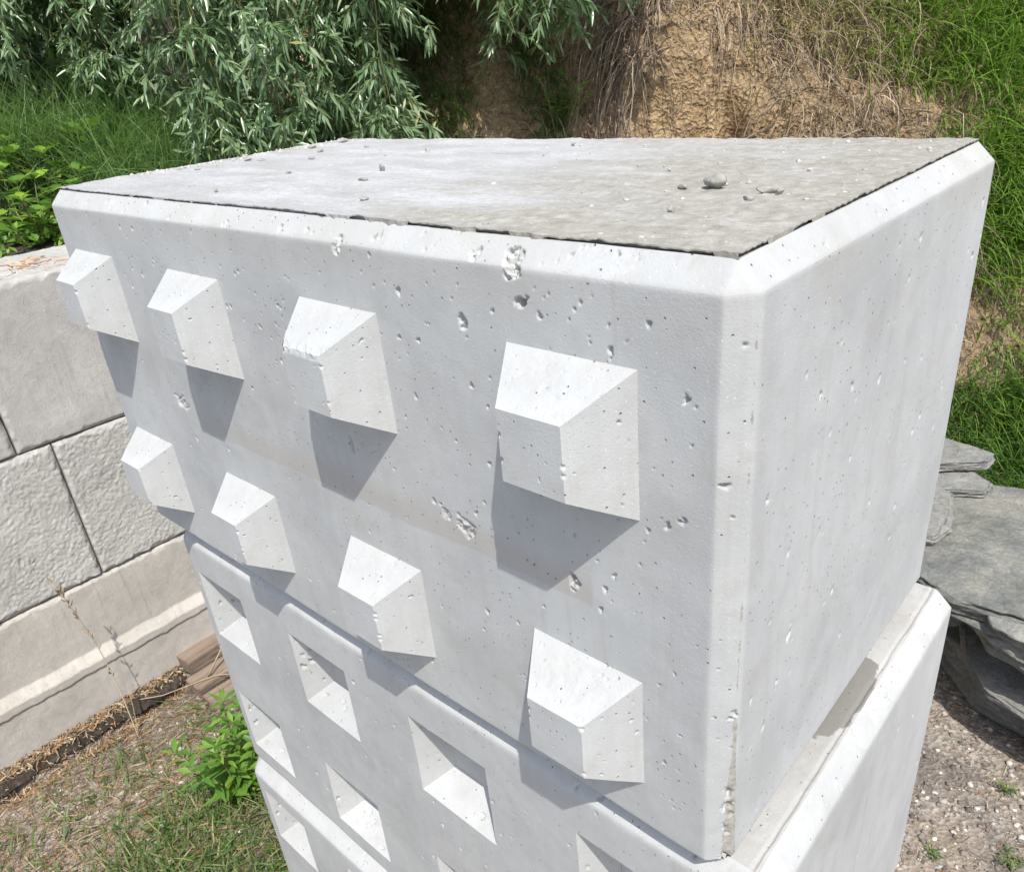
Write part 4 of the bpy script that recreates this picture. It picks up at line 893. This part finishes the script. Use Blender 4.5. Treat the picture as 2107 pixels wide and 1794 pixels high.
# small sprouts at lower right
G3 = 'tiny sprouts in the gravel'
for i, (x, y, lb) in enumerate(((1.02, 1.13, 'tiny green sprout in the gravel nearest the stack'), (1.18, 1.22, 'flat green sprout in the gravel at the lower right'), (1.12, 1.45, 'thin sprout in the gravel below the slate stack'), (1.20, 1.52, 'pale sprout in the gravel at the right edge'))):
    leafy('sprout', (x, y, -1.2), 0.022, 3 + i % 2, lb, M_grassg, (0.012, 0.030), (0.003, 0.006), 60 + i, 0.025, group=G3, tiers=3)
# dark earth gutter and lip at the foot of the wall
ys = lines([-1.0, 0.24], 0.008); ts = np.linspace(0, 1, 26); U, V = np.meshgrid(ts, ys); u, v = U.ravel(), V.ravel()
prof = np.interp(u, [0, 0.3, 0.6, 0.85, 0.97, 1.0], [0.034, 0.044, 0.044, 0.040, 0.028, 0.010])
x = XW - 0.10 + 0.172 * u + 0.016 * fbm(np.stack([v * 9, v * 0, v * 0], -1), 5, 5, 0.7); P = np.stack([x, v, -1.2 + prof], -1)
P[:, 2] += (0.008 * fbm(P * 40, 4, 6) + 0.006 * fbm(P * 12, 2, 3)) * np.clip((1 - u) * 6, 0, 1); 
lip = mesh_np('soil_lip', P, grid_faces(len(ts), len(ys)), M_soil); tag(lip, kind='structure')
A = Acc(); n = 14000; x = XW - 0.01 + rng.random(n) * 0.15; y = rng.uniform(-0.9, 0.24, n); P = np.stack([x, y, -1.2 + np.interp(x - XW, [0, 0.062, 0.078, 0.15], [0.046, 0.042, -0.03, -0.004]) + 0.008 * rng.random(n)], -1)
blades(A, P, norm(jit(n, 1) * np.array([1, 1, 0.3])), norm(jit(n, 1)), rng.uniform(0.008, 0.035, n), rng.uniform(0.0025, 0.0065, n), rng.uniform(0.1, 0.8, n), rng, 3, np.where(rng.random(n) < 0.12, 1.0, rng.random(n) * 0.85))
tag(A.obj('wall_foot_litter', M_straw), 'brown leaf litter heaped along the foot of the wall', 'litter', kind='stuff')

# ------------------------------------------------------------------ dry seed stalk
stalk = empty('seed_stalk', (-1.104, 0.012, -1.2), 'tall dry brown seed stalk standing in front of the pale wall', 'dry plant')
S, F = Acc(), Acc(); t = np.linspace(0, 1, 20)[:, None]
pts = np.array([0, 0, -0.01]) * (1 - t) + np.array([0.005, -0.044, 0.665]) * t + np.stack([0.012 * np.sin(t[:, 0] * 4), 0.014 * np.sin(t[:, 0] * 3.2), 0 * t[:, 0]], -1) + np.array([-0.075, 0.02, 0]) * np.sin(t * np.pi) ** 2 * 0.6
tube(S, pts, 0.0022, 0.0010, 5, 0.75)
tube(S, [pts[0], pts[0] + [-0.05, 0.03, 0.09], pts[0] + [-0.10, 0.05, 0.15]], 0.0014, 0.0006, 4, 0.6)
for k in range(34):
    s = rng.uniform(0.36, 1.0) if k > 12 else rng.uniform(0.82, 1.0); i = min(18, int(s * 19)); p = pts[i] * (1 - (s * 19 - i)) + pts[i + 1] * (s * 19 - i); a = rng.uniform(0, 6.28)
    d = np.array([[math.cos(a) * 0.55, math.sin(a) * 0.55, 0.8]]); leaves(F, p[None], d, norm(rng.normal(0, 1, (1, 3))), np.array([rng.uniform(0.014, 0.026)]), np.array([rng.uniform(0.004, 0.007)]), np.array([-0.1]), rng, np.array([rng.uniform(0.1, 0.6)]), 0.6, 0.4)
S.v += F.v; S.a += F.a
for kk_, ff_ in F.f.items(): S.f.setdefault(kk_, []).extend([q_ + S.n for q_ in ff_])
S.n += F.n; S.obj('stem', M_straw, stalk)

# ------------------------------------------------------------------ timber offcuts at the end of the wall foot
def wood_mat():
    b = NB('weathered_wood'); co = b.coords(); g = b.noise(b.coords(scale=(60, 4, 60)), 1, 5, 0.7, 0.5)
    col = b.ramp(g, [(0.3, (0.13, 0.095, 0.07)), (0.55, (0.26, 0.20, 0.155)), (0.75, (0.36, 0.295, 0.24))]); b.l(col, b.p.inputs['Base Color'])
    b.p.inputs['Roughness'].default_value = 0.9; b.p.inputs['Specular IOR Level'].default_value = 0.15; b.l(b.bump(g, 0.003, 0.8), b.p.inputs['Normal']); return b.m
M_wood = wood_mat()
def plank(loc, size, rz, label, seed, tilt=0.0):
    bm = bmesh.new(); bmesh.ops.create_cube(bm, size=1)
    for v_ in bm.verts: v_.co = Vector((v_.co.x * size[0], v_.co.y * size[1], (v_.co.z + 0.5) * size[2]))
    bmesh.ops.subdivide_edges(bm, edges=bm.edges[:], cuts=9, use_grid_fill=True)
    bmesh.ops.bevel(bm, geom=[e for e in bm.edges if len(e.link_faces) == 2 and e.calc_face_angle() > 1], offset=0.003, segments=2, affect='EDGES')
    cs = np.array([v_.co[:] for v_ in bm.verts]); nn = fbm(cs * 28 + seed, 3, seed) * 0.003; n2 = fbm(cs * 28 + seed + 9, 3, seed) * 0.003
    for v_, a, c_ in zip(bm.verts, nn, n2): v_.co += Vector((a, c_, a * 0.6))
    me = bpy.data.meshes.new('timber'); bm.to_mesh(me); bm.free(); me.materials.append(M_wood)
    o = bpy.data.objects.new('timber', me); C.objects.link(o); o.location = loc; o.rotation_euler = (tilt, 0, rz)
    return tag(o, label, 'timber', 'timber offcuts by the wall')
plank((-1.245, 0.42, -1.165), (0.10, 0.33, 0.055), 0.05, 'dark brown timber end tucked under the wall, rearmost offcut', 1)
plank((-1.125, 0.38, -1.195), (0.095, 0.30, 0.048), 0.03, 'weathered plank lying in the middle of the offcuts', 2)
plank((-1.010, 0.37, -1.195), (0.10, 0.28, 0.030), -0.03, 'low flat board nearest the stack', 3)
A = Acc(); tube(A, [(-1.13, 0.27, -1.19), (-1.10, 0.29, -1.13), (-1.12, 0.36, -1.08), (-1.15, 0.42, -1.04)], 0.004, 0.0025, 6, 0.5)
tag(A.obj('twig', M_straw), 'brown twig leaning across the timber offcuts', 'twig')
A = Acc(); tube(A, [(-1.28, 0.02, -1.165), (-1.16, 0.14, -1.15), (-1.08, 0.30, -1.135), (-0.98, 0.40, -1.14)], 0.0018, 0.0012, 5, 0.62)
tag(A.obj('twig', M_straw), 'long thin dry stem lying from the wall foot to the boards', 'twig')

# ------------------------------------------------------------------ slate slabs at right
M_slate = stone_mat('slate', (0.145, 0.155, 0.145), (0.24, 0.245, 0.225), (0.36, 0.35, 0.30), 7, 0.014, 0.7, (1, 1, 2.5), 20)
M_slate2 = stone_mat('slate_pale', (0.20, 0.205, 0.195), (0.30, 0.30, 0.28), (0.42, 0.41, 0.37), 9, 0.014, 0.7, (1, 1, 3), 22)
def slab(loc, outline, th, label, seed, mat=M_slate, tilt=(0, 0), rough=0.012, layers=5):
    """split slab: outline polygon (x, y) lofted in stepped layers, noise-roughened top"""
    r = np.random.default_rng(seed); out = np.array(outline, float); n = 260
    seg = np.concatenate([out, out[:1]]); dl = np.concatenate([[0], np.cumsum(np.linalg.norm(np.diff(seg, axis=0), axis=1))]); tt_ = np.linspace(0, dl[-1], n, endpoint=False)
    ring = np.stack([np.interp(tt_, dl, seg[:, 0]), np.interp(tt_, dl, seg[:, 1])], -1)
    for _ in range(2): ring = (np.roll(ring, 1, 0) + 2 * ring + np.roll(ring, -1, 0)) / 4
    cen = ring.mean(0); A = Acc(); V = []; nz = 30
    lay = r.normal(0, 1, nz)
    rows = []
    for k in range(nz):                                     # side, bottom to top
        z = k / (nz - 1); P3 = np.stack([ring[:, 0] * 9, ring[:, 1] * 9, np.full(n, z * 3 + seed)], -1)
        off = rough * (fbm(P3, 5, seed, 0.6) + 0.9 * lay[k // 4] * (0.6 + 0.8 * fbm(P3 * 0.9, 3, seed + 3 + k // 4))) - 0.010 * (2 * abs(z - 0.5)) ** 4
        d = norm(ring - cen); rows.append(np.column_stack([ring + d * off[:, None], np.full(n, z * th)]))
    for k, s in enumerate(np.linspace(0.985, 0.0, 60)):       # top, edge to centre
        rr = cen + (rows[nz - 1][:, :2] - cen) * s; rows.append(np.column_stack([rr, np.full(n, th)]))
    V = np.array(rows); top_ = V[nz - 1:]
    P3 = V.reshape(-1, 3) * 6 + seed; nzv = fbm(P3 * np.array([1, 1, 0.3]), 4, seed + 1).reshape(V.shape[:2])
    nz2 = fbm(P3 * 5, 4, seed + 5, 0.6).reshape(V.shape[:2]); terr = np.floor(nzv * 3.0) / 3.0 * 0.8 + nzv * 0.3 + nz2 * 0.18
    V[nz - 1:, :, 2] += rough * 0.9 * terr[nz - 1:]
    V[:nz - 1, :, 2] += rough * 0.25 * nzv[:nz - 1] + np.linspace(0, 1, nz - 1)[:, None] * 0 
    V = V.reshape(-1, 3); V[:, 2] += V[:, 0] * tilt[0] + V[:, 1] * tilt[1]
    i = np.arange(V.shape[0]).reshape(-1, n); j = np.roll(i, -1, 1)
    A.add(V, np.stack([i[:-1], j[:-1], j[1:], i[1:]], -1).reshape(-1, 4)); A.add(V[:n], np.array([list(range(n))[::-1]]))
    o = A.obj('slate_slab', mat, None, smooth=False); o.location = loc
    return tag(o, label, 'stone slab', 'slate slabs stacked by the bank')
slab((0, 0, -0.822), [(0.40, 1.80), (0.70, 1.68), (0.86, 1.60), (1.05, 1.61), (1.20, 1.58), (1.45, 1.62), (1.65, 1.9), (1.6, 2.35), (1.2, 2.42), (0.85, 2.33), (0.68, 2.30), (0.45, 2.2)], 0.068, 'broad flat greenish slate slab, uppermost of the pile', 3, M_slate, (0.0, 0.0), 0.010)
slab((0, 0, -0.762), [(0.40, 1.80), (0.66, 1.80), (0.745, 1.83), (0.765, 1.92), (0.74, 2.02), (0.70, 2.14), (0.45, 2.2)], 0.042, 'squarish slate piece lying on the broad slab against the concrete', 5, M_slate2, rough=0.010)
slab((0, 0, -0.752), [(0.40, 2.12), (0.66, 2.13), (0.79, 2.20), (0.80, 2.27), (0.72, 2.33), (0.40, 2.36)], 0.030, 'thin grey slate sheet at the rear of the broad slab', 6, M_slate2, rough=0.007)
slab((0, 0, -0.720), [(0.38, 2.20), (0.62, 2.22), (0.76, 2.34), (0.77, 2.41), (0.60, 2.46), (0.38, 2.45)], 0.036, 'pointed pale slate shard on the rear edge of the pile', 7, M_slate2, rough=0.008)
slab((0, 0, -0.955), [(0.80, 1.85), (0.90, 1.68), (0.98, 1.58), (1.10, 1.53), (1.25, 1.50), (1.5, 1.50), (1.6, 1.9), (1.5, 2.3), (0.9, 2.35)], 0.115, 'thick angular grey slate block directly under the broad slab', 8, M_slate2, (0.03, 0.02), 0.012)
slab((0, 0, -0.905), [(0.50, 1.95), (0.70, 1.84), (0.80, 1.74), (0.86, 1.78), (0.88, 1.95), (0.6, 2.3)], 0.050, 'thin dark slate wedge low at the left end of the pile', 9, M_slate, (0.0, 0.0), 0.008)
slab((0, 0, -1.040), [(0.60, 1.92), (0.76, 1.78), (0.83, 1.70), (0.88, 1.74), (0.90, 1.95), (0.8, 2.2), (0.6, 2.3)], 0.085, 'pale broken slate chunk under the dark wedge', 14, M_slate2, (0.0, 0.05), 0.012)
slab((0, 0, -1.085), [(0.86, 1.86), (0.93, 1.68), (1.02, 1.58), (1.16, 1.52), (1.5, 1.44), (1.6, 1.9), (1.5, 2.3), (1.0, 2.3)], 0.038, 'pale thin curved slate slab in the shade low in the pile', 10, M_slate2, (0.04, 0.0), 0.009)
slab((0, 0, -1.205), [(0.60, 2.12), (0.78, 1.90), (0.97, 1.70), (1.5, 1.56), (1.6, 2.0), (1.5, 2.35), (0.8, 2.35)], 0.130, 'bottom slate slab resting on the gravel', 12, M_slate, (0.0, 0.0), 0.012)
slab((0, 0, -1.205), [(1.13, 1.66), (1.20, 1.56), (1.35, 1.52), (1.5, 1.66), (1.3, 1.80)], 0.09, 'small upright slate piece at the right edge below the pile', 13, M_slate2, (0.0, 0.0), 0.010)
